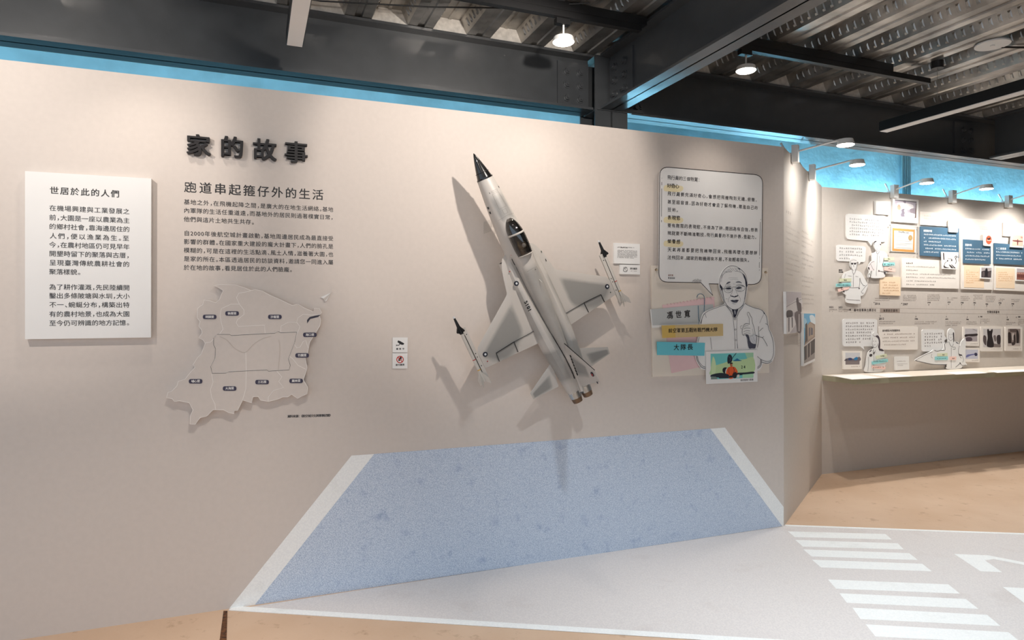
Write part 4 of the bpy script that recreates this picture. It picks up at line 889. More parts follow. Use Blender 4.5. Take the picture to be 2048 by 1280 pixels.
c = board('speech_bubble_board', FAR, 'white speech bubble board over the man holding a helmet', 'speech bubble', rcorner([(1692.3, 427), (1773.4, 432), (1772.2, 484.6), (1746, 482.6), (1742.8, 491.5), (1736, 482), (1692.8, 478.4)], [7, 7, 7, 0, 0, 0, 7]), 0.01, 0.009, m_white)
greek(c, rows(F1, 570, [1230, 1235, 1240, 1240, 1240, 1150], 555, 61, 4.4, 4.0), (120, 114, 112), stroke=.1)
c = board('certificate_board', FAR, 'orange bordered certificate with gold seal behind a clear cover', 'certificate', [(1782, 450.8), (1832.8, 455.4), (1831.8, 505.6), (1782, 503)], 0.006, 0.005, m_white)
qo = [F1(1415, 740), F1(1850, 775), F1(1840, 1218), F1(1410, 1187)]; qi = [F1(1446, 788), F1(1822, 815), F1(1812, 1168), F1(1441, 1143)]
OR = (226, 164, 92)
art(c, 'certificate_print', [(OR, 'p', [qo[0], qo[1], qi[1], qi[0]]), (OR, 'p', [qo[1], qo[2], qi[2], qi[1]]), (OR, 'p', [qo[2], qo[3], qi[3], qi[2]]), (OR, 'p', [qo[3], qo[0], qi[0], qi[3]]), ((206, 172, 116), 'b', [F1(*p) for p in circ(1762, 932, 40, 54, 12)]), ((176, 138, 88), 'l', .6, [F1(*p) for p in circ(1762, 932, 28, 38, 12)], True)] + [((206, 198, 192), 'l', .4, [F1(1470, yy), F1(xx, yy + 14)], False, True) for yy, xx in ((905, 1640), (985, 1780), (1035, 1790), (1060, 1700), (1120, 1780))])
lettering(c, [('KeyMason', F1(1535, 0)[0], F1(1730, 0)[0], F1(0, 812)[1], 4.4, F1(0, 832)[1])], rgb=(66, 56, 52), bold=0.03)
cov = board('clear_cover', FAR, 'clear acrylic cover with four screws over the orange certificate', 'cover', [(1778, 448.7), (1836.4, 453.3), (1836, 509.7), (1778.4, 506.6)], 0.018, 0.004, m_acryl)
for x, y in ((1780, 450.6), (1834.6, 455.2), (1834.6, 507.6), (1780, 505)):
    u, z = FAR.uz(x, y, 0.018); MB().tube((u - cov.u0, 0.0, z - cov.z0), (u - cov.u0, -0.0075, z - cov.z0), 0.0045, seg=10).build('screw', m_metal, cov.o)
c = board('speech_bubble_board', FAR, 'white speech bubble board over the man in sunglasses', 'speech bubble', rcorner([(1673.3, 489.2), (1731.8, 492.8), (1730.7, 524.5), (1721.5, 524), (1718.5, 529), (1716.5, 523.8), (1673.3, 521.8)], [5, 5, 5, 0, 0, 0, 5]), 0.01, 0.009, m_white)
greek(c, rows(F2, 370, [830, 825, 830, 590], 55, 66, 4.4, 4.0), (110, 104, 102), stroke=.1)
vinyl(FAR, 'note_lettering', 'two tiny dark words left of the man in sunglasses', 'lettering', [('聽故事', 1677.5, 1684.8, 540.2, 3), ('更多訪談', 1677.5, 1686.4, 544, 3)], bold=0.03)

def figure(name_label, outpts, T, shapes, off=0.020, th=0.009):
    c = board('drawn_figure', FAR, name_label, 'cut-out figure', smoothline([T(*p) for p in outpts], True, 3), off, th, m_white)
    sh = []
    for s in shapes: sh.append((s[0], 'l', s[2] * 1.35) + tuple(s[3:]) if s[1] == 'l' else s)
    art(c, 'ink_drawing', sh, T); return c
def strip(label, T, quad, m, s=None, xl=0, xr=0, y=0, h=3.4, dy=0, off=0.0262, rgb=INK, hand=True):
    c = board('name_strip', FAR, label, 'label', [T(*p) for p in quad], off, 0.0035, m)
    if s:
        a_ = T(xl, y); b_ = T(xr, y + dy); lettering(c, [(s, a_[0], b_[0], a_[1], h, b_[1])], rgb=rgb, bold=0.02)
    else: 
        a_ = T(xl, y); b_ = T(xr, y); greek(c, [(a_[0], b_[0], a_[1], h, max(3, int((b_[0] - a_[0]) / 2.9)))], rgb, stroke=.17)
    return c
m_green = mat('pale_green_paper', (216, 218, 186), 0.65, vary=0.03)
m_tealp = mat('pale_teal_paper', (150, 212, 212), 0.65, vary=0.03)
m_pinkp = mat('pale_pink_paper', (244, 204, 192), 0.65, vary=0.03)
K2c = (66, 58, 60); KF = (120, 110, 110)
figure('line drawing cut-out of a man in sunglasses and zipped jacket, hand on hip',
       [(590, 360), (592, 290), (612, 262), (655, 236), (702, 255), (724, 340), (722, 430), (712, 490), (795, 530), (865, 640), (928, 770), (920, 830), (876, 935), (822, 992), (796, 992), (796, 1080), (784, 1142), (650, 1144), (508, 1112), (514, 990), (456, 932), (462, 880), (440, 790), (436, 650), (478, 545), (590, 495), (628, 470), (600, 425)], F2,
       [((52, 46, 48), 'b', [(610, 352), (640, 348), (648, 368), (630, 384), (612, 376)]), ((52, 46, 48), 'b', [(664, 352), (700, 350), (702, 372), (682, 384), (666, 374)]), (K2c, 'l', .5, [(600, 350), (655, 352), (715, 350)]), (K2c, 'l', .5, [(598, 300), (604, 380), (612, 440), (640, 490), (655, 500)]), (K2c, 'l', .5, [(722, 330), (716, 420), (700, 470), (680, 495)]), (KF, 'l', .4, [(612, 300), (655, 290), (710, 300)]), (KF, 'l', .4, [(645, 420), (668, 424)]), (K2c, 'l', .4, [(655, 380), (650, 400), (665, 402)]),
        (K2c, 'l', .6, [(615, 440), (640, 540), (655, 575)]), (K2c, 'l', .6, [(705, 480), (680, 540), (655, 578)]), (K2c, 'l', .6, [(652, 580), (652, 700), (648, 820)]), (KF, 'l', .5, [(500, 560), (480, 640), (470, 700)]), (K2c, 'l', .6, [(780, 640), (800, 720), (850, 790), (880, 790)]), (K2c, 'l', .5, [(775, 650), (775, 760), (760, 850)]), ((52, 46, 48), 'b', [(750, 840), (775, 838), (770, 865)]), (KF, 'l', .5, [(540, 830), (640, 835), (760, 830)]), (KF, 'l', .5, [(520, 1060), (620, 1070), (780, 1080)]), (K2c, 'l', .5, [(810, 920), (835, 945), (850, 930)]), ((60, 52, 54), 'b', [(455, 885), (475, 895), (475, 925), (458, 918)]), (KF, 'l', .4, [(550, 600), (620, 610)]), (KF, 'l', .4, [(690, 610), (745, 620)]), (K2c, 'l', .4, [(925, 770), (870, 830), (800, 920)])])
strip('pale green strip on the man in sunglasses', F2, [(380, 655), (612, 648), (612, 712), (385, 716)], m_green, None, 435, 520, 682)
strip('pale teal strip on the man in sunglasses', F2, [(315, 757), (602, 735), (612, 800), (316, 818)], m_tealp, None, 330, 588, 778, 3.2)
strip('pale pink strip on the man in sunglasses', F2, [(345, 858), (580, 818), (560, 862), (360, 915)], m_pinkp, None, 410, 485, 858, 3)
figure('line drawing cut-out of a man holding a flight helmet under the larger bubble',
       [(1046, -20), (1052, -62), (1085, -86), (1130, -96), (1182, -66), (1190, 0), (1182, 60), (1168, 108), (1262, 130), (1312, 190), (1335, 300), (1348, 500), (1272, 565), (1265, 622), (1170, 645), (1014, 642), (1008, 600), (1018, 520), (992, 510), (985, 600), (950, 645), (935, 600), (960, 520), (936, 430), (994, 325), (1014, 300), (1014, 170), (1060, 150), (1098, 118), (1064, 60)], F2,
       [(K2c, 'b', [(1042, -30), (1062, -70), (1100, -82), (1095, -60), (1062, -40), (1056, 5)]), (K2c, 'b', [(1165, -20), (1192, -20), (1188, 5), (1172, 0)]), (KF, 'l', .4, [(1062, 0), (1068, 70), (1100, 110), (1130, 120), (1165, 100)]), (KF, 'l', .5, [(1080, 20), (1100, 18)]), (KF, 'l', .5, [(1130, 12), (1150, 12)]), (KF, 'l', .4, [(1095, 80), (1125, 84)]), (K2c, 'l', .6, [(1100, 120), (1120, 180), (1145, 150), (1160, 125)]), (K2c, 'l', .5, [(1115, 190), (1112, 400), (1100, 520), (1100, 600)]), (KF, 'l', .4, [(1150, 200), (1170, 350)]),
        ((232, 222, 220), 'b', [(950, 400), (1000, 330), (1060, 310), (1085, 360), (1080, 470), (1030, 500), (960, 480)]), (K2c, 'l', .6, [(985, 370), (1040, 480), (1055, 480)]), (K2c, 'l', .5, [(950, 410), (1000, 345), (1060, 320)]), ((60, 52, 54), 'b', [(938, 430), (962, 440), (965, 480), (945, 470)]), (K2c, 'l', .6, circ(962, 600, 22, 40, 10), True), ((60, 52, 54), 'b', [(1245, 535), (1280, 535), (1275, 575), (1258, 570)]), ((96, 60, 62), 'b', [(1140, 490), (1158, 495), (1155, 522), (1140, 515)]), (K2c, 'l', .6, [(1150, 505), (1250, 525), (1340, 525)]), (K2c, 'l', .5, [(1250, 240), (1235, 330), (1215, 400)])])
strip('pale green strip on the man with the flight helmet', F2, [(1255, 250), (1442, 238), (1446, 295), (1255, 298)], m_green, None, 1320, 1370, 270, 2.8)
strip('pale teal strip on the man with the flight helmet', F2, [(1232, 347), (1456, 338), (1462, 400), (1236, 408)], m_tealp, None, 1250, 1445, 376, 3)
strip('pale pink strip on the man with the flight helmet', F2, [(1255, 425), (1476, 460), (1466, 526), (1252, 492)], m_pinkp, None, 1335, 1405, 464, 2.8)
PT = (196, 150, 104)
c = board('note_card', FAR, 'peach note card under the man with the flight helmet', 'note', [(1761, 554), (1801.5, 554.2), (1801, 591.5), (1761, 590)], 0.012, 0.011, m_peach)
greek(c, rows(F2, 1215, [1470, 1520, 1535, 1540, 1370], 725, 53, 3, 3), PT)
c = board('text_board', FAR, 'pale cream text board right of the peach note card', 'text board', [(1804.3, 516.3), (1918.6, 523), (1918.6, 577.5), (1804.3, 574.8)], 0.012, 0.012, m_pale)
greek(c, [(1812, 1826, 525.8, 3.6, 4)], (70, 62, 60), stroke=.18)
greek(c, [(1812, x2, y, 3, n) for x2, y, n in ((1870, 532.6, 18), (1836, 540, 8), (1901, 547.3, 27), (1911, 554, 30), (1872, 561.4, 18), (1869, 568.5, 17))], (128, 120, 116))
c = board('picture_card', FAR, 'black and white comic card between blue board and cream board', 'picture', [(1883, 503.5), (1917, 504.6), (1914.7, 539), (1884.7, 537.6)], 0.032, 0.008, m_white)
U = unit([(1885, 505), (1916.4, 506), (1914.2, 536.5), (1886.4, 535.2)])
art(c, 'comic_print', [((60, 48, 50), 'p', [(.03, .02), (.1, .02), (.11, .48), (.04, .48)]), (K2c, 'b', [(.28, .52), (.34, .48), (.36, .55), (.3, .6)]), (K2c, 'b', [(.56, .45), (.62, .42), (.64, .52), (.58, .55)]), (K2c, 'l', .8, [(.08, .98), (.12, .72), (.25, .6)]), ((50, 44, 46), 'p', [(.4, .78), (.5, .8), (.75, 1), (.58, 1)]), ((50, 44, 46), 'p', [(.55, .76), (.62, .78), (.9, 1), (.8, 1)]), (K2c, 'l', 1.4, [(.78, .32), (.86, .2), (.96, .25), (.9, .32), (.84, .36), (.92, .52), (.86, .72)]), (K2c, 'b', [(.05, .85), (.2, .95), (.4, .98), (.38, 1), (.08, 1)]), (KF, 'l', .4, [(.42, .72), (.5, .6), (.56, .58)]), ((220, 212, 212), 'p', [(.33, .05), (.66, .07), (.64, .4), (.34, .38)])], U)
c = board('text_board', FAR, 'pale cream text board above the first blue board', 'text board', [(1842, 423), (1905.5, 427), (1905.5, 453.5), (1842, 449.5)], 0.012, 0.012, m_pale)
greek(c, rows(F3, 75, [560, 545], 405, 55, 2.6, 2.8), (226, 186, 150))
c = board('blue_board', FAR, 'slate blue text board left of the two cream columns', 'text board', [(1842, 452.5), (1918, 457), (1917.7, 516.2), (1842, 511)], 0.02, 0.014, m_navyb)
LB = (226, 232, 236)
lettering(c, [('偵照機中隊', F3(68, 0)[0], F3(238, 0)[0], F3(0, 703)[1], 4.4)], rgb=LB, bold=0.03, name='heading_lettering')
greek(c, rows(F3, 70, [710, 712, 410, 712, 715, 365], 770, 69, 3.2, 3), LB, stroke=.17)
c = board('badge_card', FAR, 'white card with an oval blue ringed emblem on the first blue board', 'badge', rounded([(1898, 438.7), (1916.2, 439.8), (1915.8, 465.2), (1898.4, 464)], 2), 0.034, 0.0135, m_white)
art(c, 'badge_print', [((150, 160, 206), 'l', .9, [F3(*p) for p in circ(660, 612, 55, 82, 16)], True), ((226, 208, 150), 'l', .6, [F3(*p) for p in circ(655, 585, 26, 24, 10)], True), ((220, 130, 110), 'l', 1.0, [F3(628, 640), F3(655, 655), F3(695, 642)])])
c = board('text_board', FAR, 'tall pale cream board behind the second blue board', 'text board', [(1921, 435.7), (1990, 440.8), (1986, 579.7), (1923.5, 578)], 0.012, 0.012, m_pale)
greek(c, [F3(865, y)[0:1] + (F3(x2, 0)[0], F3(0, y)[1], 2.4, n) for x2, y, n in ((945, 540, 4), (1030, 605, 10), (1080, 645, 12), (1090, 690, 12), (1160, 735, 16))], (212, 200, 190))
greek(c, [F3(1175, y)[0:1] + (F3(x2, 0)[0], F3(0, y)[1], 2.4, n) for x2, y, n in ((1330, 625, 9), (1400, 665, 13), (1390, 710, 12))], (212, 200, 190))
c = board('blue_board', FAR, 'slate blue text board on the tall cream board, under the orange oval badge', 'text board', [(1927.3, 478.4), (1981.7, 482), (1981.7, 528.3), (1927.3, 526)], 0.022, 0.009, m_navyb)
lettering(c, [('黑貓中隊', F3(888, 0)[0], F3(1020, 0)[0], F3(0, 982)[1], 4.4)], rgb=LB, bold=0.03, name='heading_lettering')
greek(c, rows(F3, 888, [1365, 1372, 1368, 1290], 1052, 69, 3.2, 3), LB, stroke=.17)
c = board('badge_card', FAR, 'white card with an orange oval emblem showing a black cat', 'badge', rounded([(1968, 466), (1986.8, 467), (1984, 492.6), (1968.5, 491.6)], 2), 0.034, 0.011, m_white)
art(c, 'badge_print', [((214, 96, 62), 'b', [F3(*p) for p in circ(1355, 885, 58, 86, 14)]), ((46, 34, 36), 'b', [F3(*p) for p in ((1322, 835), (1340, 850), (1362, 848), (1388, 832), (1385, 865), (1370, 880), (1335, 878))]), ((240, 206, 190), 'l', 1.3, [F3(1312, 888), F3(1355, 898), F3(1405, 892)]), ((150, 50, 36), 'l', .5, [F3(1340, 920), F3(1380, 922)])])
c = board('note_card', FAR, 'peach note card at the foot of the tall cream board', 'note', [(1928.4, 528.7), (1968, 530.7), (1968, 576), (1928.4, 574.7)], 0.0135, 0.001, m_peach)
greek(c, rows(F4, 905, [975, 1150, 1140, 1135, 1150, 1225, 1055], 393, 41, 2.6, 2.8), (224, 170, 108))
c = board('photo_card', FAR, 'small dark photo card of marching people on the tall cream board', 'photograph', [(1962, 534), (1984.3, 534.6), (1982.8, 558), (1961.4, 557)], 0.024, 0.0095, m_white)
U = unit([(1963, 535), (1983.3, 535.6), (1982, 555.4), (1962.6, 554.6)])
art(c, 'photo_picture', [((60, 52, 54), 'p', FULL), ((178, 170, 168), 'p', [(0, 0), (1, 0), (1, .28), (.7, .36), (.3, .3), (0, .4)]), ((36, 32, 36), 'b', [(.38, .2), (.52, .05), (.62, .25), (.6, .8), (.4, .8)]), ((96, 86, 86), 'b', [(.1, .5), (.3, .42), (.32, .9), (.1, .9)]), ((90, 78, 78), 'b', [(.7, .45), (.95, .4), (.95, .9), (.7, .9)])], U)
c = board('text_board', FAR, 'pale cream text board above the third blue board, at the picture edge', 'text board', [(2006.5, 445), (2070, 449.2), (2070, 476), (2006.5, 472)], 0.012, 0.012, m_pale)
greek(c, [(2009, 2066, 455.5, 2.6, 20), (2009, 2066, 462, 2.6, 20)], (226, 186, 150))
c = board('blue_board', FAR, 'slate blue text board under the sepia plane card, at the picture edge', 'text board', [(1988.3, 486), (2064, 491), (2064, 531), (1988, 527.4)], 0.02, 0.007, m_navyb)
lettering(c, [('十二偵照隊', F3(1492, 0)[0], F3(1700, 0)[0], F3(0, 1052)[1], 4.4)], rgb=LB, bold=0.03, name='heading_lettering')
greek(c, [(F3(1495, 0)[0], x2, F3(0, 1115 + 66 * i)[1], 3.2, n) for i, (x2, n) in enumerate(((2045, 18), (2045, 18), (2044, 18)))], LB, stroke=.17)
c = board('badge_card', FAR, 'white bordered sepia card with a small plane seen from above', 'picture', [(2024, 468.7), (2048, 470), (2047.2, 495.6), (2022, 494)], 0.034, 0.0135, m_white)
U = unit([(2025, 470.2), (2046.6, 471.2), (2046, 493), (2023.6, 491.8)])
art(c, 'plane_picture', [((232, 178, 160), 'p', FULL), ((104, 52, 52), 'p', [(.04, .48), (.45, .45), (.5, .32), (.55, .46), (.98, .5), (.98, .56), (.56, .6), (.54, .9), (.48, .92), (.45, .6), (.04, .56)]), ((190, 120, 112), 'b', [(.75, .14), (.85, .1), (.95, .2), (.85, .26)])], U)
c = board('text_board', FAR, 'pale cream board under the third blue board, at the picture edge', 'text board', [(1988.8, 531.5), (2066, 535.9), (2066, 583.4), (1988.8, 580)], 0.012, 0.012, m_pale)
c = board('note_card', FAR, 'peach note card under the third blue board', 'note', [(1992.3, 535.2), (2029.4, 537), (2029.4, 577), (1992.3, 575.7)], 0.0135, 0.001, m_peach)
greek(c, rows(F4, 1540, [1715, 1730, 1830, 1830, 1815], 438, 40, 2.6, 2.8), (224, 170, 108))
c = board('photo_card', FAR, 'small reddish group photo card at the picture edge', 'photograph', [(2033, 536), (2062, 537.7), (2062, 563.2), (2032.5, 561.5)], 0.024, 0.0095, m_white)
U = unit([(2033.8, 537), (2061, 538.5), (2061, 560.8), (2033.4, 559.2)])
sh = [((186, 176, 178), 'p', FULL), ((150, 96, 84), 'p', [(0, .34), (1, .3), (1, 1), (0, 1)])]
for i in range(8): x = i / 8 + .04; sh += [((206, 168, 152), 'b', [(x, .42), (x + .04, .36), (x + .08, .42), (x + .04, .5)]), ((110, 62, 56), 'b', [(x - .01, .55), (x + .04, .5), (x + .09, .56), (x + .08, .8), (x, .8)])]
art(c, 'photo_picture', sh, U)

# timeline printed on the far panel
c = wallctx(FAR, 1650, 640); c.o = None
off = 0.0
shp = [((168, 156, 146), 'l', .55, [(1700, 615.8), (2062, 620.4)], False, True), ((168, 156, 146), 'l', .55, [(1700, 624.6), (2062, 628.9)], False, True), ((158, 144, 134), 'p', [(1760, 616.7), (1799.7, 617.2), (1799.7, 625.9), (1760, 625.4)]), ((40, 34, 34), 'p', [(1698, 619.4), (1701.5, 617.2), (1701.5, 621.6)])]
for x, y0, y1 in ((1743, 606, 616), (1800, 608, 617), (1760.5, 625, 632), (1832, 626, 634), (1893, 610, 617), (1923.5, 610, 618), (1948.8, 610, 618), (1973.5, 612, 619), (1999, 611, 619), (2025, 612, 620), (1893, 627, 634), (1935, 627, 634), (2014, 629, 634)): shp.append(((170, 158, 148), 'l', .4, [(x, y0), (x, y1)], False, True))
for x, y in ((1748, 605.6), (1803.5, 607), (1857.7, 610), (1897.5, 609), (1923.5, 609.5), (1948.8, 610), (1973.5, 612), (1999.5, 610), (2024.8, 611.5)): shp.append(((60, 50, 48), 'p', [(x - 1, y - 1), (x + 1, y - 1), (x, y + 1)]))
for x, y in ((1760.7, 631.5), (1832, 632.8), (1892.8, 633), (1934.5, 634), (2014.3, 634.3), (1957.5, 633), (2032.8, 634)): shp.append(((60, 50, 48), 'p', [(x - 1, y + 1), (x, y - 1), (x + 1, y + 1)]))
o = art(c, 'timeline_print', shp, off=0.0); o.matrix_world = FAR.M(c.u0, 0, c.z0); tag(o, 'printed timeline bar with thin lines across the far panel', 'timeline')
TD = (62, 52, 50)
vinyl(FAR, 'timeline_lettering', 'row of dark heading characters inside the timeline bar', 'lettering', [('基地發展與古蹟活化', 1707.5, 1752.5, 620.3, 5.4), ('海軍航空基地', 1766, 1795.5, 621.2, 5.2), ('空軍桃園基地', 1974, 1999, 624, 4.8)], rgb=TD, bold=0.018)
yr = [('2025', 1658, 1667, 614.2, 4.4), ('2023', 1676.7, 1685, 614.6, 4.4), ('2016', 1749.5, 1760, 607.2, 5.4), ('2007', 1805.5, 1816, 608.3, 5.4), ('2013', 1757.6, 1768, 637.3, 5.4), ('1998', 1829, 1835.7, 638, 3.9), ('1994', 1854.6, 1861.2, 605.2, 3.7), ('1979', 1894.6, 1901, 604.6, 3.7), ('1968', 1921, 1927.2, 605.3, 3.7), ('1965', 1946.2, 1951.8, 605.5, 3.6), ('1962', 1970.8, 1976.2, 608, 3.6), ('1958', 1996.8, 2002.7, 605.9, 3.6), ('1948', 2022.4, 2028, 607.6, 3.6), ('1974', 1890.2, 1896.4, 638.5, 3.6), ('1966', 1932, 1937.5, 638.8, 3.6), ('1961', 1960, 1965.2, 633.3, 3.6), ('1950', 2012.4, 2017.7, 639.2, 3.6), ('1949', 2035.6, 2040.6, 633.9, 3.6)]
vinyl(FAR, 'year_lettering', 'bold dark year numbers along the timeline', 'lettering', yr, rgb=(48, 42, 46), bold=0.04)
def blk(x0, ys, x1s, h=2.5, cw=2.5): return [(x0, x1, y, h, max(2, int((x1 - x0) / cw))) for y, x1 in zip(ys, x1s)]
G = blk(1658, (619.2, 622.8), (1674, 1666)) + blk(1677, (619.2, 622.8), (1698, 1695)) + blk(1749.5, (597, 600.6), (1780.5, 1779)) + blk(1805.5, (590.6, 594, 597.4, 600.8), (1832, 1833, 1833, 1831)) + blk(1854.8, (589.7, 593.3, 596.8, 600.4), (1879, 1880, 1880, 1878.5)) + blk(1894.6, (595.8, 599.3), (1915, 1907)) + blk(1921, (593, 596.6, 600.2), (1940, 1940, 1937)) + blk(1946, (590.3, 593.8, 597.2, 600.5), (1965.5, 1965, 1965, 1951)) + blk(1971, (592.4, 596, 599.4, 602.8), (1991, 1991, 1990, 1988)) + blk(1997, (598, 601.3), (2009.5, 2006)) + blk(2022.5, (598.8, 602.3), (2040, 2038))
vinyl_greek(FAR, 'timeline_small_print', 'tiny grey paragraphs above the timeline bar', 'lettering', G, (112, 98, 92))
G = blk(1758, (643.3, 647.2), (1790.5, 1786)) + blk(1829, (643.6, 647.4), (1873.5, 1868)) + blk(1890.4, (643.8, 647.2, 650.8), (1922.5, 1921, 1914.5)) + blk(1932, (644, 647.8), (1955.5, 1954)) + blk(1960, (638.4, 642, 645.5), (1979.5, 1979, 1974)) + blk(2012.3, (645, 648.4), (2031, 2024)) + blk(2035.6, (639, 642.4, 645.6, 649), (2055, 2055, 2055, 2040))
vinyl_greek(FAR, 'timeline_small_print', 'tiny grey paragraphs below the timeline bar', 'lettering', G, (112, 98, 92))

# lower row
c = board('speech_bubble_board', FAR, 'white speech bubble board beside the woman in a cap', 'speech bubble', rcorner([(1685.7, 637.8), (1754.6, 638.4), (1754, 692.7), (1727, 692.7), (1728.8, 699.4), (1720.5, 692.7), (1686, 692.7)], [5, 5, 5, 0, 0, 0, 5]), 0.01, 0.009, m_white)
greek(c, rows(F5, 362, [772, 775, 778, 728, 725, 722, 585], 398, 45.5, 4.4, 4.0), (120, 106, 104), stroke=.1)
c = board('text_board', FAR, 'cream text board with rounded corners right of the woman in a cap', 'text board', rounded([(1758, 653.3), (1836, 653.3), (1835.5, 699.4), (1758.8, 699.4)], 2), 0.01, 0.01, m_pale)
lettering(c, [('基地營區內的建國特色', F5(886, 0)[0], F5(1140, 0)[0], F5(0, 508)[1], 4)], rgb=(66, 54, 52), bold=0.03, name='heading_lettering')
greek(c, rows(F5, 905, [1350], 558, 50, 3, 3) + rows(F5, 888, [1350, 1348, 1245], 608, 51, 3, 3), (150, 126, 116))
c = board('photo_card', FAR, 'white bordered photo card of a blue tent under the bubble', 'photograph', rounded([(1686, 702), (1724.4, 702), (1723.8, 738), (1686.4, 738.5)], 1.4), 0.014, 0.012, m_pale)
U = unit([(1690.8, 705.4), (1720, 705.4), (1719, 729), (1691, 729.3)])
art(c, 'photo_picture', [((206, 204, 206), 'p', FULL), ((130, 118, 116), 'p', [(0, .7), (1, .66), (1, 1), (0, 1)]), ((110, 100, 104), 'b', [(0, .55), (.3, .42), (.5, .5), (.7, .46), (1, .36), (1, .7), (0, .7)]), ((52, 66, 110), 'b', [(.2, .5), (.4, .44), (.48, .54), (.42, .62), (.22, .62)]), ((40, 120, 170), 'b', [(.6, .48), (.78, .36), (.86, .46), (.8, .62), (.62, .62)]), ((80, 76, 84), 'b', [(0, .52), (.1, .5), (.14, .64), (.02, .66)])], U)
greek(c, [(1702, 1720.5, 733.3, 2.2, 9)], (150, 118, 104))
figure('line drawing cut-out of a long-haired woman in a cap and uniform shirt', [(742, 690), (744, 600), (752, 545), (790, 522), (834, 565), (854, 640), (856, 760), (905, 780), (920, 850), (938, 960), (925, 1010), (872, 1092), (645, 1092), (654, 1000), (684, 820), (758, 766), (766, 745)], F5,
       [((84, 74, 80), 'b', [(790, 590), (825, 575), (850, 620), (856, 700), (846, 770), (826, 740), (836, 680), (825, 620)]), ((70, 60, 66), 'b', [(835, 765), (880, 768), (906, 788), (900, 800), (850, 792)]), (KF, 'l', .5, [(750, 560), (775, 590), (815, 570)]), (K2c, 'l', .5, [(752, 655), (765, 655)]), (K2c, 'l', .5, [(785, 655), (800, 657)]), (KF, 'l', .4, [(768, 700), (778, 712), (790, 702)]), (K2c, 'l', .5, [(745, 610), (745, 690), (765, 745), (800, 740), (826, 690)]), (K2c, 'l', .6, [(762, 770), (755, 820), (760, 840), (790, 790)]), (K2c, 'b', [(765, 810), (778, 815), (770, 845), (760, 838)]), ((76, 68, 74), 'b', [(702, 800), (735, 775), (730, 795), (708, 810)]), (K2c, 'b', [(705, 845), (740, 840), (738, 872), (708, 876)]), (K2c, 'l', .5, [(690, 880), (690, 980), (680, 1085)]), (K2c, 'l', .4, [(765, 830), (766, 940), (760, 1080)]), (KF, 'l', .4, [(775, 815), (800, 825)]), (K2c, 'l', .5, [(850, 640), (852, 760), (840, 800)])])
strip('pale green strip on the woman in a cap', F5, [(795, 868), (945, 835), (958, 878), (800, 908)], m_green, None, 860, 915, 868, 3)
strip('pale teal strip on the woman in a cap', F5, [(738, 948), (962, 905), (970, 950), (742, 990)], m_tealp, None, 755, 948, 946, 2.8)
strip('pale pink strip on the woman in a cap', F5, [(740, 1003), (934, 1020), (926, 1060), (742, 1040)], m_pinkp, None, 752, 912, 1030, 2.6)
c = board('small_card', FAR, 'small white card standing by the counter, next to the woman in a cap', 'card', [(1790.2, 713.5), (1818, 713), (1818.6, 739), (1790.5, 740.8)], 0.014, 0.014, m_white)
greek(c, [(1794, 1811, 722.6, 2, 9), (1794, 1815, 728, 1.8, 12), (1794, 1806, 731, 1.8, 7)], (150, 140, 138))
c = board('speech_bubble_board', FAR, 'white speech bubble board beside the man leaning on the missile nose', 'speech bubble', rcorner([(1844.2, 659.2), (1888.5, 659.2), (1888.6, 671), (1894.4, 677.4), (1889.2, 680), (1889, 702.5), (1844.2, 703.2)], [4, 4, 0, 0, 0, 4, 4]), 0.01, 0.009, m_white)
greek(c, rows(F6, 60, [318, 318, 315, 318, 160], 550, 43, 4.4, 4.2), (120, 106, 104), stroke=.1)
figure('line drawing cut-out of a man leaning on a rocket nose, by the small photos', [(-72, 928), (60, 850), (150, 806), (195, 778), (262, 792), (330, 770), (345, 690), (398, 668), (392, 600), (396, 520), (418, 482), (456, 474), (490, 515), (492, 600), (490, 658), (545, 668), (572, 720), (590, 660), (645, 622), (650, 740), (642, 940), (668, 990), (600, 1018), (572, 1046), (385, 1052), (382, 996), (200, 992), (0, 952)], F6,
       [(K2c, 'b', [(468, 540), (484, 540), (486, 640), (476, 676), (472, 620)]), (KF, 'l', .5, [(404, 530), (404, 600), (412, 632), (440, 650), (470, 620)]), (K2c, 'l', .4, [(415, 560), (430, 562)]), (K2c, 'l', .4, [(445, 560), (462, 562)]), (KF, 'l', .4, [(428, 605), (450, 606)]), (K2c, 'l', .6, [(410, 660), (435, 720), (460, 730), (475, 690)]), ((76, 68, 74), 'b', [(515, 668), (550, 690), (545, 694), (515, 680)]), (KF, 'l', .6, [(445, 745), (445, 1040)]), (K2c, 'l', .5, [(462, 745), (500, 742), (500, 770), (468, 772)]), (K2c, 'l', .7, [(345, 690), (358, 780), (300, 785), (245, 800), (205, 785)]), (K2c, 'l', .6, [(350, 690), (400, 668)]), (K2c, 'b', [(545, 815), (560, 840), (598, 850), (590, 865), (555, 855)]), (K2c, 'l', .6, [(560, 720), (545, 800), (560, 860), (590, 900)]), (K2c, 'l', .9, [(-66, 932), (60, 962), (200, 988), (385, 990)]), (KF, 'l', .5, [(-66, 926), (80, 846), (180, 810)]), ((50, 44, 46), 'b', [(560, 960), (580, 965), (575, 980)]), (K2c, 'l', .6, [(505, 1030), (540, 1000), (570, 975), (600, 1000), (655, 995)]), (KF, 'l', .5, [(170, 840), (160, 880), (180, 895)]), (K2c, 'l', .5, [(600, 860), (620, 920), (605, 960)])], off=0.024, th=0.008)
strip('pale green strip on the man leaning on the rocket nose', F6, [(250, 830), (392, 824), (392, 870), (250, 872)], m_green, None, 300, 350, 850, 2.8, off=0.0285)
strip('pale teal strip on the man leaning on the rocket nose', F6, [(216, 878), (396, 872), (397, 922), (216, 926)], m_tealp, None, 240, 372, 902, 2.8, off=0.0285)
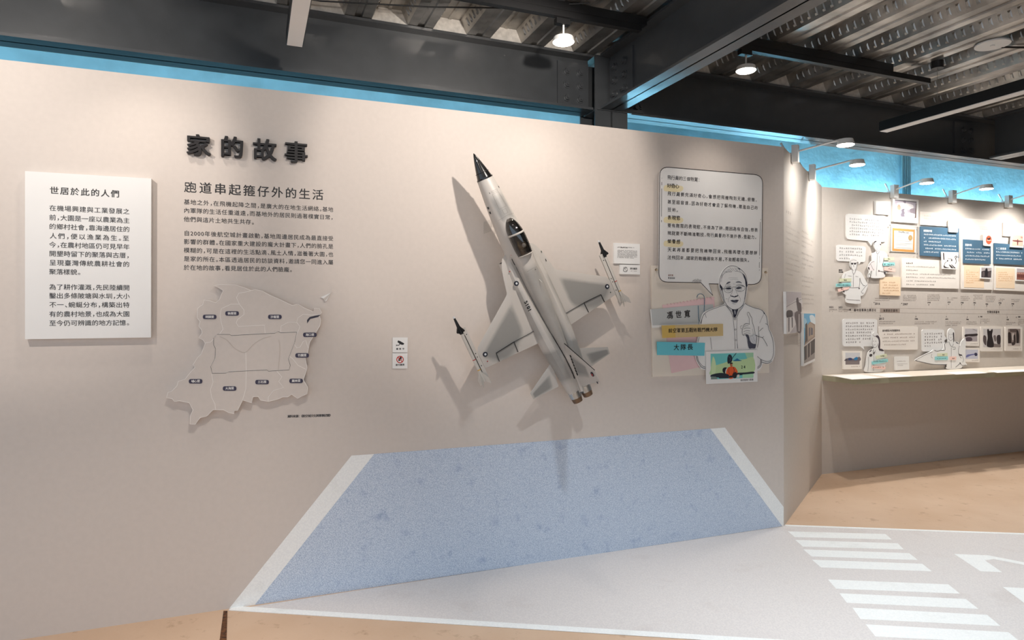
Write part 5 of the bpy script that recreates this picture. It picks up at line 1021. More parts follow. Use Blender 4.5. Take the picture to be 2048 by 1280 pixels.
strip('pale pink strip on the man leaning on the rocket nose', F6, [(424, 876), (518, 874), (516, 926), (424, 922)], m_pinkp, None, 455, 492, 900, 2.6, off=0.0285)
PH = [('upper small photo card of an airfield beside the rocket man', [(1926.5, 653.6), (1959.3, 654), (1958, 692), (1926.5, 691)], (640, 480, 815, 660), [((196, 190, 192), 'p', FULL), ((170, 160, 162), 'p', [(0, .55), (1, .5), (1, 1), (0, 1)]), ((50, 40, 42), 'b', [(0, .46), (.3, .42), (.7, .4), (1, .38), (1, .54), (.6, .6), (.3, .58), (0, .64)]), ((84, 70, 78), 'b', [(.1, .7), (.5, .68), (.6, .9), (.4, .98), (.1, .95)]), ((120, 110, 112), 'l', .6, [(.6, 0), (1, .18)], False, True)]),
      ('lower small photo card of a blue toned object beside the rocket man', [(1929.3, 695.5), (1959.3, 695.8), (1959.3, 724.3), (1930, 723.6)], (648, 775, 825, 908), [((196, 196, 208), 'p', FULL), ((110, 112, 160), 'b', [(.02, .75), (.15, .55), (.4, .5), (.7, .45), (.72, .55), (.4, .66), (.1, .85)]), ((50, 50, 80), 'b', [(.72, .4), (.85, .34), (.95, .45), (.94, .64), (.82, .7), (.73, .6)])]),
      ('wide dark photo card of a statue group on the lower row', [(1962, 653.6), (2005.7, 654), (2005.7, 702.5), (1962, 702.5)], (900, 480, 1150, 742), [((206, 200, 198), 'p', FULL), ((40, 32, 34), 'b', [(.25, .5), (.22, .1), (.28, .0), (.34, .1), (.42, .1), (.5, .0), (.54, .1), (.5, .35), (.56, .6), (.6, .98), (.24, .98), (.2, .75)]), ((90, 78, 78), 'b', [(.0, .4), (.1, .36), (.18, .5), (.15, .9), (0, .7)]), ((56, 46, 48), 'b', [(.8, .36), (.95, .34), (1, .55), (.96, .85), (.8, .8), (.76, .5)]), ((120, 108, 106), 'b', [(.58, .4), (.7, .36), (.74, .6), (.66, .7)]), ((130, 118, 114), 'p', [(.6, .8), (1, .85), (1, 1), (.6, 1)])]),
      ('dark photo card of a tree lined gate, last of the lower row', [(2010.9, 654), (2045, 654.4), (2044.6, 702.2), (2010.9, 701.8)], (1250, 480, 1428, 722), [((150, 136, 130), 'p', FULL), ((50, 38, 36), 'b', [(.0, .3), (.12, .2), (.25, .3), (.28, .9), (.05, .9)]), ((44, 36, 36), 'b', [(.68, .12), (.8, .1), (.9, .4), (.86, .9), (.7, .85)]), ((96, 82, 78), 'p', [(.14, .0), (.7, .0), (.66, .2), (.16, .18)]), ((206, 196, 190), 'b', [(.34, .3), (.48, .28), (.5, .6), (.36, .66)]), ((60, 48, 46), 'b', [(.46, .4), (.58, .36), (.62, .8), (.48, .84)]), ((196, 184, 178), 'p', [(0, .86), (1, .84), (1, 1), (0, 1)]), ((70, 58, 56), 'b', [(.3, .82), (.5, .78), (.6, .9), (.36, .98)])])]
for lab, quad, (xa, ya, xb, yb), sh in PH:
    c = board('photo_card', FAR, lab, 'photograph', rounded(quad, 1), 0.014, 0.013, m_pale)
    art(c, 'photo_picture', sh, unit([F6(xa, ya), F6(xb, ya + 2), F6(xb - 2, yb), F6(xa, yb)]))
    greek(c, [(quad[3][0] + (quad[2][0] - quad[3][0]) * .45, quad[2][0] - 2.5, quad[2][1] - (4.4 if yb - ya > 140 else 3.4), 2, 8)], (130, 116, 110))

# counter and leaflets on it
m_ctop = mat('olive_edge_counter', (176, 172, 146), 0.5, vary=0.05, scale=20)
m_ctopw = mat('counter_top', (226, 214, 198), 0.42, vary=0.03)
zC = 0.846; wC = 0.352
uL = uQ_far + 0.004
o = MB().box(0, 5.1, -wC, -0.003, -0.044, -0.003).build('counter', m_ctop, M=FAR.M(uL, 0, zC)); tag(o, 'olive grey wall counter under the far panel boards', 'counter')
MB().box(0, 5.1, -wC, -0.003, -0.003, 0.0).build('counter_top', m_ctopw, o)
m_leaf = mat('white_leaflet', (240, 238, 234), 0.55, vary=0.02)
def leaflet(label, pts, th=0.002):
    P = [floor_pt(x, y, zC) for x, y in pts]; b0 = P[0].copy(); v = [(p.x - b0.x, p.y - b0.y, 0.0003) for p in P] + [(p.x - b0.x, p.y - b0.y, th) for p in P]; n = len(P)
    o = mesh('leaflet', v, [tuple(range(n)), tuple(reversed(range(n, 2 * n)))] + [(i, n + i, n + (i + 1) % n, (i + 1) % n) for i in range(n)], m_leaf, M=Matrix.Translation(b0)); tag(o, label, 'leaflet'); return o
leaflet('white leaflet at the near left end of the counter', [(1662, 751.5), (1722, 749.2), (1762, 756.2), (1704, 759.4)])
leaflet('white leaflet second from the near left end of the counter', [(1738, 748.7), (1784, 747), (1826, 753), (1778, 755.3)])
leaflet('white leaflet on the counter under the rocket man', [(1890, 745), (1950, 742.5), (1975, 746.5), (1912, 749.4)])
leaflet('white leaflet on the counter at the picture edge', [(1975, 741.8), (2060, 738.5), (2078, 742), (1995, 746)])
# ------------------------------------------------------------------ fighter model on the wall
JN, JT = MAIN.p(946.7, 306.3, 0.20), MAIN.p(1163, 790, 0.15)
jy = (JN - JT).normalized(); jz = -MAIN.n; jx = jy.cross(jz).normalized(); jz = jx.cross(jy)
JM = Matrix(((jx.x, jy.x, jz.x, JT.x), (jx.y, jy.y, jz.y, JT.y), (jx.z, jy.z, jz.z, JT.z), (0, 0, 0, 1)))
jet = empty('fighter_model', JM, 'grey scale model of a jet fighter with black nose mounted nose up on the wall', 'model aircraft')
def camo(name, light, dark):
    m = bpy.data.materials.new(name); m.use_nodes = True; nt = m.node_tree; b = nt.nodes['Principled BSDF']
    a = nt.nodes.new('ShaderNodeVertexColor'); a.layer_name = 'Col'
    tc = nt.nodes.new('ShaderNodeTexCoord'); n = nt.nodes.new('ShaderNodeTexNoise'); n.inputs['Scale'].default_value = 9; n.inputs['Detail'].default_value = 3
    nt.links.new(tc.outputs['Object'], n.inputs['Vector'])
    sep = nt.nodes.new('ShaderNodeSeparateColor'); nt.links.new(a.outputs['Color'], sep.inputs[0])
    ad = nt.nodes.new('ShaderNodeMath'); ad.operation = 'MULTIPLY_ADD'; nt.links.new(n.outputs['Fac'], ad.inputs[0]); ad.inputs[1].default_value = 0.3; nt.links.new(sep.outputs[0], ad.inputs[2])
    r = nt.nodes.new('ShaderNodeValToRGB'); r.color_ramp.elements[0].position = 0.35; r.color_ramp.elements[1].position = 0.85
    r.color_ramp.elements[0].color = (*lin(light), 1); r.color_ramp.elements[1].color = (*lin(dark), 1)
    nt.links.new(ad.outputs[0], r.inputs['Fac']); nt.links.new(r.outputs['Color'], b.inputs['Base Color']); b.inputs['Roughness'].default_value = 0.38
    return m
m_camo = camo('two_tone_grey_paint', (190, 184, 177), (142, 140, 136))
m_jwhite = mat('model_light_grey', (200, 194, 186), 0.4, vary=0.04)
m_jblack = mat('gloss_black_nose', (18, 17, 17), 0.22, vary=0.1, coat=0.4)
m_jdark = mat('model_black', (22, 22, 24), 0.5, vary=0.1)
m_noz = mat('burnt_nozzle', (128, 104, 84), 0.38, 0.7, vary=0.2)
m_silver = mat('bare_metal', (190, 196, 200), 0.25, 0.85, vary=0.1)
m_glass = clear_mat('smoked_canopy', (0.42, 0.41, 0.40), 0.10)
m_cock = mat('cockpit_black', (18, 17, 18), 0.6, vary=0.2)
def lerp_keys(keys, y):
    for k0, k1 in zip(keys, keys[1:]):
        if k0[0] >= y >= k1[0]:
            t = (k0[0] - y) / (k0[0] - k1[0]); return [a + (b - a) * t for a, b in zip(k0[1:], k1[1:])]
    return list(keys[-1][1:]) if y < keys[-1][0] else list(keys[0][1:])
#      y      e    a     zs    zb     ws    zg    zh
FK = [(1.262, 0, .0405, .040, -.038, .03, .03, .03), (1.16, 0, .051, .056, -.044, .035, .03, .03), (1.05, 0, .059, .074, -.050, .04, .03, .03), (.95, 0, .063, .086, -.055, .042, .03, .03), (.875, .05, .067, .088, -.060, .044, .03, .03),
      (.84, .7, .088, .092, -.062, .045, .016, .022), (.80, 1, .098, .093, -.064, .045, .014, .024), (.68, 1, .104, .090, -.066, .043, .018, .034), (.55, 1, .106, .084, -.066, .038, .026, .044), (.42, 1, .106, .080, -.062, .031, .038, .054), (.32, 1, .101, .078, -.058, .024, .048, .060), (.24, 1, .093, .070, -.053, .016, .050, .060), (.15, 1, .082, .060, -.046, .012, .046, .054), (.06, .9, .071, .046, -.038, .009, .034, .043), (.03, .8, .068, .040, -.034, .008, .028, .037)]
def half_section(y):
    e, a, zs, zb, ws, zg, zh = lerp_keys(FK, y)
    n = 14; cz = (zs * .35 + zb * .35) if e < .5 else 0.0; cz = 0.004
    ell = []
    for i in range(n + 1):
        t = math.pi * i / n; cs, sn = math.cos(t), math.sin(t)
        ell.append((a * (abs(sn) ** .82), cz + (zs - cz) * (abs(cs) ** .9) if cs > 0 else cz - (cz - zb) * (abs(cs) ** .8)))
    g = [(0, zs), (.45 * ws, zs - .004), (.8 * ws, zs - .014), (ws, zs - .03 if zs - .03 > zg + .004 else zg + .004), (ws + .002, zg), (ws + .012, zg + (zh - zg) * .5), ((ws * .6 + a * .4), zh), ((ws * .25 + a * .75), zh * .86), (a * .95, zh * .5), (a, .006), (a * .97, zb * .35), (a * .88, zb * .75), (a * .66, zb), (a * .3, zb), (0, zb)]
    e = min(1, max(0, e)); return [(p[0] * (1 - e) + q[0] * e, p[1] * (1 - e) + q[1] * e) for p, q in zip(ell, g)]
def loft(ys, fn):
    v = []; f = []; rings = []
    for y in ys:
        h = fn(y); ring = [(x, y, z) for x, z in h] + [(-x, y, z) for x, z in reversed(h[1:-1])]
        rings.append(len(v)); v += ring; N = len(ring)
    for a_, b_ in zip(rings, rings[1:]): f += [(a_ + i, a_ + (i + 1) % N, b_ + (i + 1) % N, b_ + i) for i in range(N)]
    f += [tuple(range(rings[0] + N - 1, rings[0] - 1, -1)), tuple(range(rings[-1], rings[-1] + N))]
    return v, f
def vcol(o, fn):
    me = o.data; a = me.color_attributes.new('Col', 'FLOAT_COLOR', 'POINT')
    for i, p in enumerate(me.vertices): k = fn(p.co.x, p.co.y, p.co.z); a.data[i].color = (k, k, k, 1)
def sstep(a, b, x): t = max(0, min(1, (x - a) / (b - a))); return t * t * (3 - 2 * t)
ys = sorted({round(1.262 - .02 * i, 4) for i in range(62)} | {.84, .855, .865, .03}, reverse=True); ys = [y for y in ys if y >= .03]
v, f = loft(ys, half_section)
fus = mesh('fuselage', v, f, m_camo, jet); smooth_by_angle(fus, 32)
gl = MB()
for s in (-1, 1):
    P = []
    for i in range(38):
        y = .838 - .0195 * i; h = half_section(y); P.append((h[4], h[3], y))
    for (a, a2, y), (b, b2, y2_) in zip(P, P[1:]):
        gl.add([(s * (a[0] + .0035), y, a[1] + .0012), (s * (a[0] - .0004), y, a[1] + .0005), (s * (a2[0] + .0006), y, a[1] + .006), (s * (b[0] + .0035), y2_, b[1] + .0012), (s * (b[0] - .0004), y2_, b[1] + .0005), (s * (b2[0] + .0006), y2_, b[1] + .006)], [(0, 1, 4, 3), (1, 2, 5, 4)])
gl.build('spine_groove_shade', m_jdark, fus)  # black ribbon paints the shade along the foot of the spine
def fus_c(x, y, z):
    k = 0.15 + 0.1 * math.sin(y * 9)
    k = max(k, sstep(1.20, 1.13, y) * sstep(1.0, 1.05, y) * sstep(.045, .03, abs(x)) * .62)
    k = max(k, sstep(.80, .74, y) * sstep(.2, .3, y) * sstep(.05, .038, abs(x)) * .55, sstep(.34, .30, y) * sstep(.10, .14, y) * sstep(.03, .04, abs(x)) * .62)
    k = max(k, sstep(.72, .66, y) * sstep(.35, .42, y) * sstep(.075, .09, abs(x)) * .5)
    return k
vcol(fus, fus_c)
def nose(y):
    t = max(0.0, (1.398 - y) / .136); r = t ** .78
    a = .0405 * r; n = 14
    return [(a * math.sin(math.pi * i / n), .001 + .0395 * r * math.cos(math.pi * i / n)) for i in range(n + 1)]
v, f = loft([1.3979, 1.395, 1.39, 1.38, 1.365, 1.345, 1.32, 1.295, 1.28, 1.262], nose); o = mesh('nose_cone', v, f, m_jblack, jet); smooth_by_angle(o, 60)
MB().tube((0, 1.2955, .001), (0, 1.2935, .001), .0353, .0358, 28).build('nose_ring', m_jdark, o)
MB().tube((0, 1.266, .001), (0, 1.258, .001), .0425, .043, 28).build('nose_band', m_jblack, jet)
# wings with leading edge extensions
def wing(s):
    NS, NC = 26, 14; v = []; f = []
    def le(x):
        P = [(.060, .872), (.078, .868), (.095, .858), (.108, .838), (.114, .825), (.124, .80), (.134, .76), (.144, .715), (.150, .688), (.158, .678), (.411, .513), (.424, .490)]
        if x <= P[0][0]: return P[0][1]
        for a_, b_ in zip(P, P[1:]):
            if a_[0] <= x <= b_[0]: return a_[1] + (b_[1] - a_[1]) * (x - a_[0]) / (b_[0] - a_[0])
        return P[-1][1]
    def te(x): return .374 + (.398 - .374) * (x - .10) / .326
    xs = [.06, .078, .095, .108, .114, .124, .134, .144, .150, .158] + [.158 + (.411 - .158) * i / 15 for i in range(1, 16)] + [.424]
    for x in xs:
        L, T_ = le(x), te(x); tk = .0075 * (1 - .55 * (x - .06) / .36)
        for j in range(NC + 1):
            c = j / NC; y = L + (T_ - L) * c; h = tk * 2 * (math.sqrt(max(c, 0.0)) * (1 - c) * .9 + .04)
            v.append((s * x, y, .006 + h))
        for j in range(NC + 1):
            c = j / NC; y = L + (T_ - L) * c; h = tk * 2 * (math.sqrt(max(c, 0.0)) * (1 - c) * .5 + .04); v.append((s * x, y, .006 - h))
    R = 2 * (NC + 1)
    for i in range(len(xs) - 1):
        for j in range(NC):
            a_ = i * R + j; f.append((a_, a_ + 1, a_ + R + 1, a_ + R)); b_ = i * R + NC + 1 + j; f.append((b_, b_ + R, b_ + R + 1, b_ + 1))
        for j in (0, NC): a_ = i * R + j; b_ = a_ + NC + 1; f.append((a_, b_, b_ + R, a_ + R) if j else (a_, a_ + R, b_ + R, b_))
    e = (len(xs) - 1) * R; f.append(tuple([e + j for j in range(NC + 1)] + [e + NC + 1 + j for j in range(NC, -1, -1)]))
    if s < 0: f = [tuple(reversed(q)) for q in f]
    o = mesh('wing', v, f, m_camo, jet); smooth_by_angle(o, 40)
    def wc(x, y, z):
        x = abs(x); L = le(x); return 0.72 * sstep(.135, .175, x) * sstep(.425, .385, x) * sstep(.03, .075, L - y) * sstep(.40 + .06 * math.sin(x * 16), .475 + .05 * math.sin(x * 16), y) + .1
    vcol(o, wc)
    zt = .0145
    pl = MB()
    def ln(pts, w): 
        for a_, b_ in zip(pts, pts[1:]):
            a_ = Vector((s * a_[0], a_[1], 0)); b_ = Vector((s * b_[0], b_[1], 0)); d = (b_ - a_).normalized(); n = Vector((-d.y, d.x, 0)) * w / 2
            pl.add([(p.x, p.y, zz) for zz in (zt - .008, zt + .0004) for p in (a_ - n, b_ - n, b_ + n, a_ + n)], [(4, 5, 6, 7), (0, 1, 5, 4), (1, 2, 6, 5), (2, 3, 7, 6), (3, 0, 4, 7)])
    ln([(.105, .445), (.226, .447)], .0009); ln([(.226, .447), (.338, .441)], .0024); ln([(.226, .447), (.229, .388)], .0011); ln([(.338, .441), (.341, .394)], .0013)
    pl.build('panel_line', m_jdark, o)
    for (x, y, r, zz) in ((.393, .463, .0125, .0125),):
        MB().tube((s * x, y, .004), (s * x, y, zz), r, seg=24).build('roundel', m_ins, o); MB().tube((s * x, y, .004), (s * x, y, zz + .0004), r * .48, seg=20).build('roundel_centre', m_inw, o)
    MB().sphere((s * .398, .425, .0105), .0032, 8, 6).build('tip_light', m_red if s < 0 else m_grn, o)
    return o
m_ins = mat('insignia_navy', (24, 28, 44), 0.45, vary=0.05); m_inw = mat('insignia_white', (206, 208, 210), 0.45, vary=0.05)
m_red = mat('red_lens', (176, 40, 32), 0.4, vary=0.05); m_grn = mat('green_lens', (36, 66, 56), 0.4, vary=0.05)
wings = [wing(-1), wing(1)]
def slab(name, pts, z0, th, m, parent, taper=.5):
    n = len(pts); cx = sum(p[0] for p in pts) / n; cy = sum(p[1] for p in pts) / n
    def ins(k): return [(cx + (p[0] - cx) * k, cy + (p[1] - cy) * k) for p in pts]
    v = [(x, y, z0 - th / 2) for x, y in ins(.93)] + [(x, y, z0) for x, y in pts] + [(x, y, z0 + th / 2) for x, y in ins(.93)]
    f = [tuple(reversed(range(n))), tuple(range(2 * n, 3 * n))]
    for k in (0, n): f += [(k + i, k + (i + 1) % n, k + n + (i + 1) % n, k + n + i) for i in range(n)]
    o = mesh(name, v, f, m, parent); return o
def subdiv_slab(name, pts, z0, th, parent, cfn):
    """quad (root le, tip le, tip te, root te) as a fine grid so that the two greys can blend"""
    N = 12; v = []; f = []
    def P(s, t):
        a_ = Vector(pts[0]).lerp(Vector(pts[1]), s); b_ = Vector(pts[3]).lerp(Vector(pts[2]), s); return a_.lerp(b_, t)
    for side in (1, -1):
        for i in range(N + 1):
            for j in range(N + 1):
                p = P(i / N, j / N); h = th * (1 - .5 * i / N) * (math.sqrt(j / N) * (1 - j / N) * 1.2 + .08); v.append((p.x, p.y, z0 + side * h))
    M_ = (N + 1) ** 2
    for i in range(N):
        for j in range(N):
            a_ = i * (N + 1) + j; q = (a_, a_ + 1, a_ + N + 2, a_ + N + 1); f += [q, tuple(k + M_ for k in reversed(q))]
    ed = [(i * (N + 1), (i + 1) * (N + 1)) for i in range(N)] + [(i * (N + 1) + N, (i + 1) * (N + 1) + N) for i in range(N)] + [(N * (N + 1) + j, N * (N + 1) + j + 1) for j in range(N)] + [(j, j + 1) for j in range(N)]
    f += [(a_, b_, b_ + M_, a_ + M_) for a_, b_ in ed]
    o = mesh(name, v, f, m_camo, parent); smooth_by_angle(o, 40)
    a = o.data.color_attributes.new('Col', 'FLOAT_COLOR', 'POINT')
    for i in range(len(v)):
        k = i % M_; cc = cfn((k // (N + 1)) / N, (k % (N + 1)) / N); a.data[i].color = (cc, cc, cc, 1)
    return o
for s in (-1, 1):
    subdiv_slab('tailplane', [(s * .078, .246), (s * .258, .158), (s * .256, .118), (s * .10, .108)], -.004, .007, jet, lambda i, j: .1 + .62 * sstep(.12, .3, i) * sstep(1.0, .9, i) * sstep(.22, .42, j) * sstep(1.0, .85, j))
# fin
FP = [(.335, .070), (.205, .292), (.190, .302), (.128, .296), (.062, .040)]
def fin():
    N = 10; v = []; f = []; root = (Vector((.325, .072)), Vector((.062, .040))); tip = (Vector((.192, .302)), Vector((.127, .297)))
    for side in (1, -1):
        for i in range(N + 1):
            a_ = root[0].lerp(tip[0], i / N); b_ = root[1].lerp(tip[1], i / N)
            for j in range(N + 1):
                p = a_.lerp(b_, j / N); h = .0065 * (1 - .5 * i / N) * (math.sqrt(j / N) * (1 - j / N) * 1.3 + .1); v.append((side * h, p.x, p.y))
    M_ = (N + 1) ** 2
    for i in range(N):
        for j in range(N):
            a_ = i * (N + 1) + j; q = (a_, a_ + N + 1, a_ + N + 2, a_ + 1); f += [q, tuple(k + M_ for k in reversed(q))]
    ed = [(i * (N + 1), (i + 1) * (N + 1)) for i in range(N)] + [(i * (N + 1) + N, (i + 1) * (N + 1) + N) for i in range(N)] + [(N * (N + 1) + j, N * (N + 1) + j + 1) for j in range(N)] + [(j, j + 1) for j in range(N)]
    f += [(a_, b_, b_ + M_, a_ + M_) for a_, b_ in ed]
    o = mesh('tail_fin', v, f, m_camo, jet); smooth_by_angle(o, 40)
    a = o.data.color_attributes.new('Col', 'FLOAT_COLOR', 'POINT')
    for i in range(len(v)):
        k = i % M_; ii, jj = (k // (N + 1)) / N, (k % (N + 1)) / N; cc = .1 + .6 * sstep(.08, .2, ii) * sstep(.72, .6, ii) * sstep(.15, .3, jj) * sstep(.78, .66, jj); a.data[i].color = (cc, cc, cc, 1)
    return o
fn = fin()
le_ = MB(); le_.tube((0, .325, .074), (0, .194, .301), .0024, .0018, 8).build('fin_edge', m_jdark, fn)
# crest patch and small marks on the fin's left face
cr = MB()
for (y, z, a_, b_) in ((.168, .262, .010, .016),): cr.tube((-.0045, y, z), (-.0062, y, z), .013, seg=18)
crest = cr.build('crest', m_ins, fn); MB().tube((-.006, .166, .262), (-.0066, .166, .262), .007, seg=14).build('crest_centre', m_red, crest)
MB().box(-.0062, -.004, .118, .128, .275, .284).build('crest_tab', m_ins, fn)
mk = MB()
for k in range(7): mk.box(-.0078, -.004, .245 - .018 * k, .256 - .018 * k + random.uniform(0, .004), .094 - .003 * k, .100 - .003 * k)
mk.build('fin_lettering', m_jdark, fn)
MB().box(-.0075, .0075, .075, .082, .060, .235).build('rudder_line', m_jdark, fn) if False else None
# fine panel lines on the nose and spine
def zt_at(x, y):
    h = half_section(y); ax = abs(x)
    for p, q in zip(h, h[1:]):
        if p[0] <= ax <= q[0]: return p[1] + (q[1] - p[1]) * (ax - p[0]) / max(1e-6, q[0] - p[0])
    return h[0][1]
m_seam = mat('panel_seam_grey', (112, 106, 100), 0.6, vary=0.05)
pl2 = MB()
def seam(pts, w=.0008):
    P = []
    for (x0, y0), (x1, y1) in zip(pts, pts[1:]):
        for k in range(8): t = k / 8; P.append((x0 + (x1 - x0) * t, y0 + (y1 - y0) * t))
    P.append(pts[-1])
    for a_, b_ in zip(P, P[1:]):
        d = Vector((b_[0] - a_[0], b_[1] - a_[1])); n_ = Vector((-d.y, d.x)).normalized() * w / 2
        q = [(a_[0] - n_.x, a_[1] - n_.y), (b_[0] - n_.x, b_[1] - n_.y), (b_[0] + n_.x, b_[1] + n_.y), (a_[0] + n_.x, a_[1] + n_.y)]
        pl2.add([(x, y, zt_at(x, y) + .0007) for x, y in q], [(0, 1, 2, 3)])
seam([(-.045, 1.046), (0, 1.052), (.045, 1.046)]); seam([(-.018, 1.175), (.018, 1.175), (.022, 1.095), (-.022, 1.095), (-.018, 1.175)]); seam([(-.010, 1.085), (.012, 1.085), (.012, 1.062), (-.010, 1.062), (-.010, 1.085)]); seam([(-.016, 1.19), (.018, 1.19), (.018, 1.182), (-.016, 1.182), (-.016, 1.19)])
seam([(-.03, .752), (.0, .756), (.03, .752)]); seam([(.012, .742), (.018, .742), (.015, .748), (.012, .742)], .002)
pl2.build('panel_line', m_seam, fus)
# nozzles
for s in (-1, 1):
    o = MB().tube((s * .0345, .045, .002), (s * .0345, .008, .002), .034, .0325, 28, cap=False).build('engine_shroud', m_silver, jet, smooth=True)
    nz = MB(); nz.tube((s * .0345, .012, .002), (s * .0345, -.02, .002), .0315, .0265, 28, cap=False); nz.tube((s * .0345, -.02, .002), (s * .0345, .01, .002), .0245, .0245, 28, cap=False)
    nz.build('nozzle', m_noz, jet, smooth=True)
    MB().tube((s * .0345, -.001, .002), (s * .0345, -.003, .002), .0246, seg=24).build('nozzle_core', m_jdark, jet)
# canopy, frame, cockpit tub, pilot
def can_sec(y, top=True):
    t = (y - .835) / (1.035 - .835)
    hw = .0425 * (max(0.0, 1 - max(0, (t - .45) / .56) ** 2.2)) ** .5 * (.9 + .1 * sstep(0, .2, t))
    zb = half_section(y)[0][1] - .012; rise = .046 * (max(0.0, 1 - max(0, (t - .35) / .66) ** 2)) ** .6 * (.72 + .28 * sstep(0, .35, t)) + .006
    return hw, zb, rise
v = []; f = []; N = 14; ycs = [.835, .845, .86, .88, .90, .92, .94, .955, .97, .985, 1.0, 1.012, 1.022, 1.029, 1.0345]
for y in ycs:
    hw, zb, rise = can_sec(y)
    for i in range(N + 1):
        t = math.pi * i / N; v.append((-hw * math.cos(t), y, zb + rise * math.sin(t) + .012 * math.sin(t)))
for i in range(len(ycs) - 1):
    for j in range(N): a_ = i * (N + 1) + j; f.append((a_, a_ + N + 1, a_ + N + 2, a_ + 1))
f.append(tuple(range(N + 1))); can = mesh('canopy', v, f, m_glass, jet, smooth=True)
for y0, w in ((.951, .009), (.8365, .005)):
    fr = MB()
    P0_ = []
    for yy in (y0 - w / 2, y0 + w / 2):
        hw, zb, rise = can_sec(max(yy, .835)); P0_.append([(-(hw + .0012) * math.cos(math.pi * i / N), yy, zb + (rise + .0135) * math.sin(math.pi * i / N)) for i in range(N + 1)])
    fr.add(P0_[0] + P0_[1], [(i, i + 1, N + 2 + i, N + 1 + i) for i in range(N)])
    fro = fr.build('canopy_frame', m_jwhite, can, smooth=True); md = fro.modifiers.new('thick', 'SOLIDIFY'); md.thickness = 0.0018; md.offset = 0
tub = MB(); vv = []; 
for y in (.84, .87, .90, .95, 1.0, 1.02):
    hw, zb, rise = can_sec(y); vv.append([(-hw * .93, y, zb + .0125), (hw * .93, y, zb + .0125)])
v = [p for q in vv for p in q]; tub.add(v, [(2 * i, 2 * i + 2, 2 * i + 3, 2 * i + 1) for i in range(len(vv) - 1)])
tb = tub.build('cockpit', m_cock, jet)
zc = .088
st = MB().box(-.016, .016, .853, .866, zc - .006, zc + .030).box(-.010, .010, .853, .864, zc + .03, zc + .037).build('ejection_seat', m_cock, tb)
MB().box(-.022, .022, .957, .975, zc - .004, zc + .018).build('instrument_panel', m_cock, tb)
pil = empty('pilot_figure', Matrix.Identity(4)); pil.parent = jet
m_suit = mat('olive_flight_suit', (104, 92, 62), 0.7, vary=0.2); m_helm = mat('white_helmet', (222, 220, 212), 0.35, vary=0.04); m_skin = mat('figure_skin', (196, 150, 120), 0.6, vary=0.05)
def skinfig():
    me = bpy.data.meshes.new('suit'); pts = [(0, .870, zc - .006), (0, .872, zc + .008), (0, .876, zc + .020), (.014, .878, zc + .017), (.019, .892, zc + .006), (.010, .912, zc + .004), (-.014, .878, zc + .017), (-.019, .892, zc + .006), (-.010, .912, zc + .004), (0, .880, zc + .026)]
    ed = [(0, 1), (1, 2), (2, 3), (3, 4), (4, 5), (2, 6), (6, 7), (7, 8), (2, 9)]
    me.from_pydata(pts, ed, []); me.materials.append(m_suit); o = bpy.data.objects.new('suit', me); link(o, pil)
    md = o.modifiers.new('skin', 'SKIN'); rr = (.012, .012, .012, .006, .0048, .004, .006, .0048, .004, .005)
    for d, r in zip(me.skin_vertices[0].data, rr): d.radius = (r, r)
    me.skin_vertices[0].data[0].use_root = True
    o.modifiers.new('sub', 'SUBSURF').render_levels = 2
    return o
skinfig()
MB().sphere((0, .884, zc + .030), .0105, 14, 10, (1, 1.1, 1)).build('helmet', m_helm, pil, smooth=True)
MB().sphere((0, .8915, zc + .028), .0066, 12, 8, (.95, .8, 1)).build('face', m_skin, pil, smooth=True)
MB().box(-.004, .004, .893, .902, zc + .020, zc + .026).build('oxygen_mask', m_cock, pil)
# missiles with rails
def missile(s):
    x = s * .456; z = .004
    rail = MB().box(s * .426, s * .4455, .345, .635, -.002, .008).build('missile_rail', m_jwhite, jet)
    mb = MB().tube((x, .345, z), (x, .612, z), .0088, seg=18).tube((x, .345, z), (x, .338, z), .0088, .0075, 18)
    o = mb.build('missile', m_jwhite, jet); smooth_by_angle(o, 40)
    nb = MB().tube((x, .612, z), (x, .655, z), .0092, .0088, 18).tube((x, .655, z), (x, .700, z), .0088, .0052, 18)
    h = nb.build('seeker', m_jdark, o); smooth_by_angle(h, 40)
    MB().sphere((x, .702, z), .0052, 12, 8, (1, 1.8, 1)).build('seeker_tip', m_inw, o, smooth=True)
    fb = MB()
    for k in range(4):
        a_ = math.pi / 4 + math.pi / 2 * k; c_, s_ = math.cos(a_), math.sin(a_)
        P = [(.008, .655), (.024, .628), (.024, .622), (.008, .618)]
        q = Vector((-s_, 0, c_)) * .0008
        fb.add([(x + r * c_ + e * q.x, y, z + r * s_ + e * q.z) for e in (1, -1) for r, y in P], [(0, 1, 2, 3), (7, 6, 5, 4)] + [(i, (i + 1) % 4, 4 + (i + 1) % 4, 4 + i) for i in range(4)])
    fb.build('canard', m_jdark, o)
    for k in range(4):
        a_ = math.pi / 4 + math.pi / 2 * k; c_, s_ = math.cos(a_), math.sin(a_); q = Vector((-s_, 0, c_)) * .0009
        P = [(.008, .395), (.034, .352), (.034, .318), (.008, .338)]; b = MB()
        b.add([(x + r * c_ + e * q.x, y, z + r * s_ + e * q.z) for e in (1, -1) for r, y in P], [(0, 1, 2, 3), (7, 6, 5, 4)] + [(i, (i + 1) % 4, 4 + (i + 1) % 4, 4 + i) for i in range(4)])
        b.build('tail_fin_blade', m_jwhite, o)
    MB().tube((x, .463, z), (x, .467, z), .0091, seg=18).build('red_band', m_red, o); MB().tube((x, .404, z), (x, .409, z), .0091, seg=18).build('yellow_band', m_yel, o)
    for yy in (.60, .49, .47, .42): MB().sphere((s * .436, yy, .008), .0028, 8, 6).build('rail_bolt', m_jdark, rail)
    MB().box(s * .4452, s * .4472, .345, .60, .002, .0094).build('gap_line', m_jdark, rail)
m_yel = mat('yellow_band', (216, 170, 70), 0.5, vary=0.05)
missile(-1); missile(1)
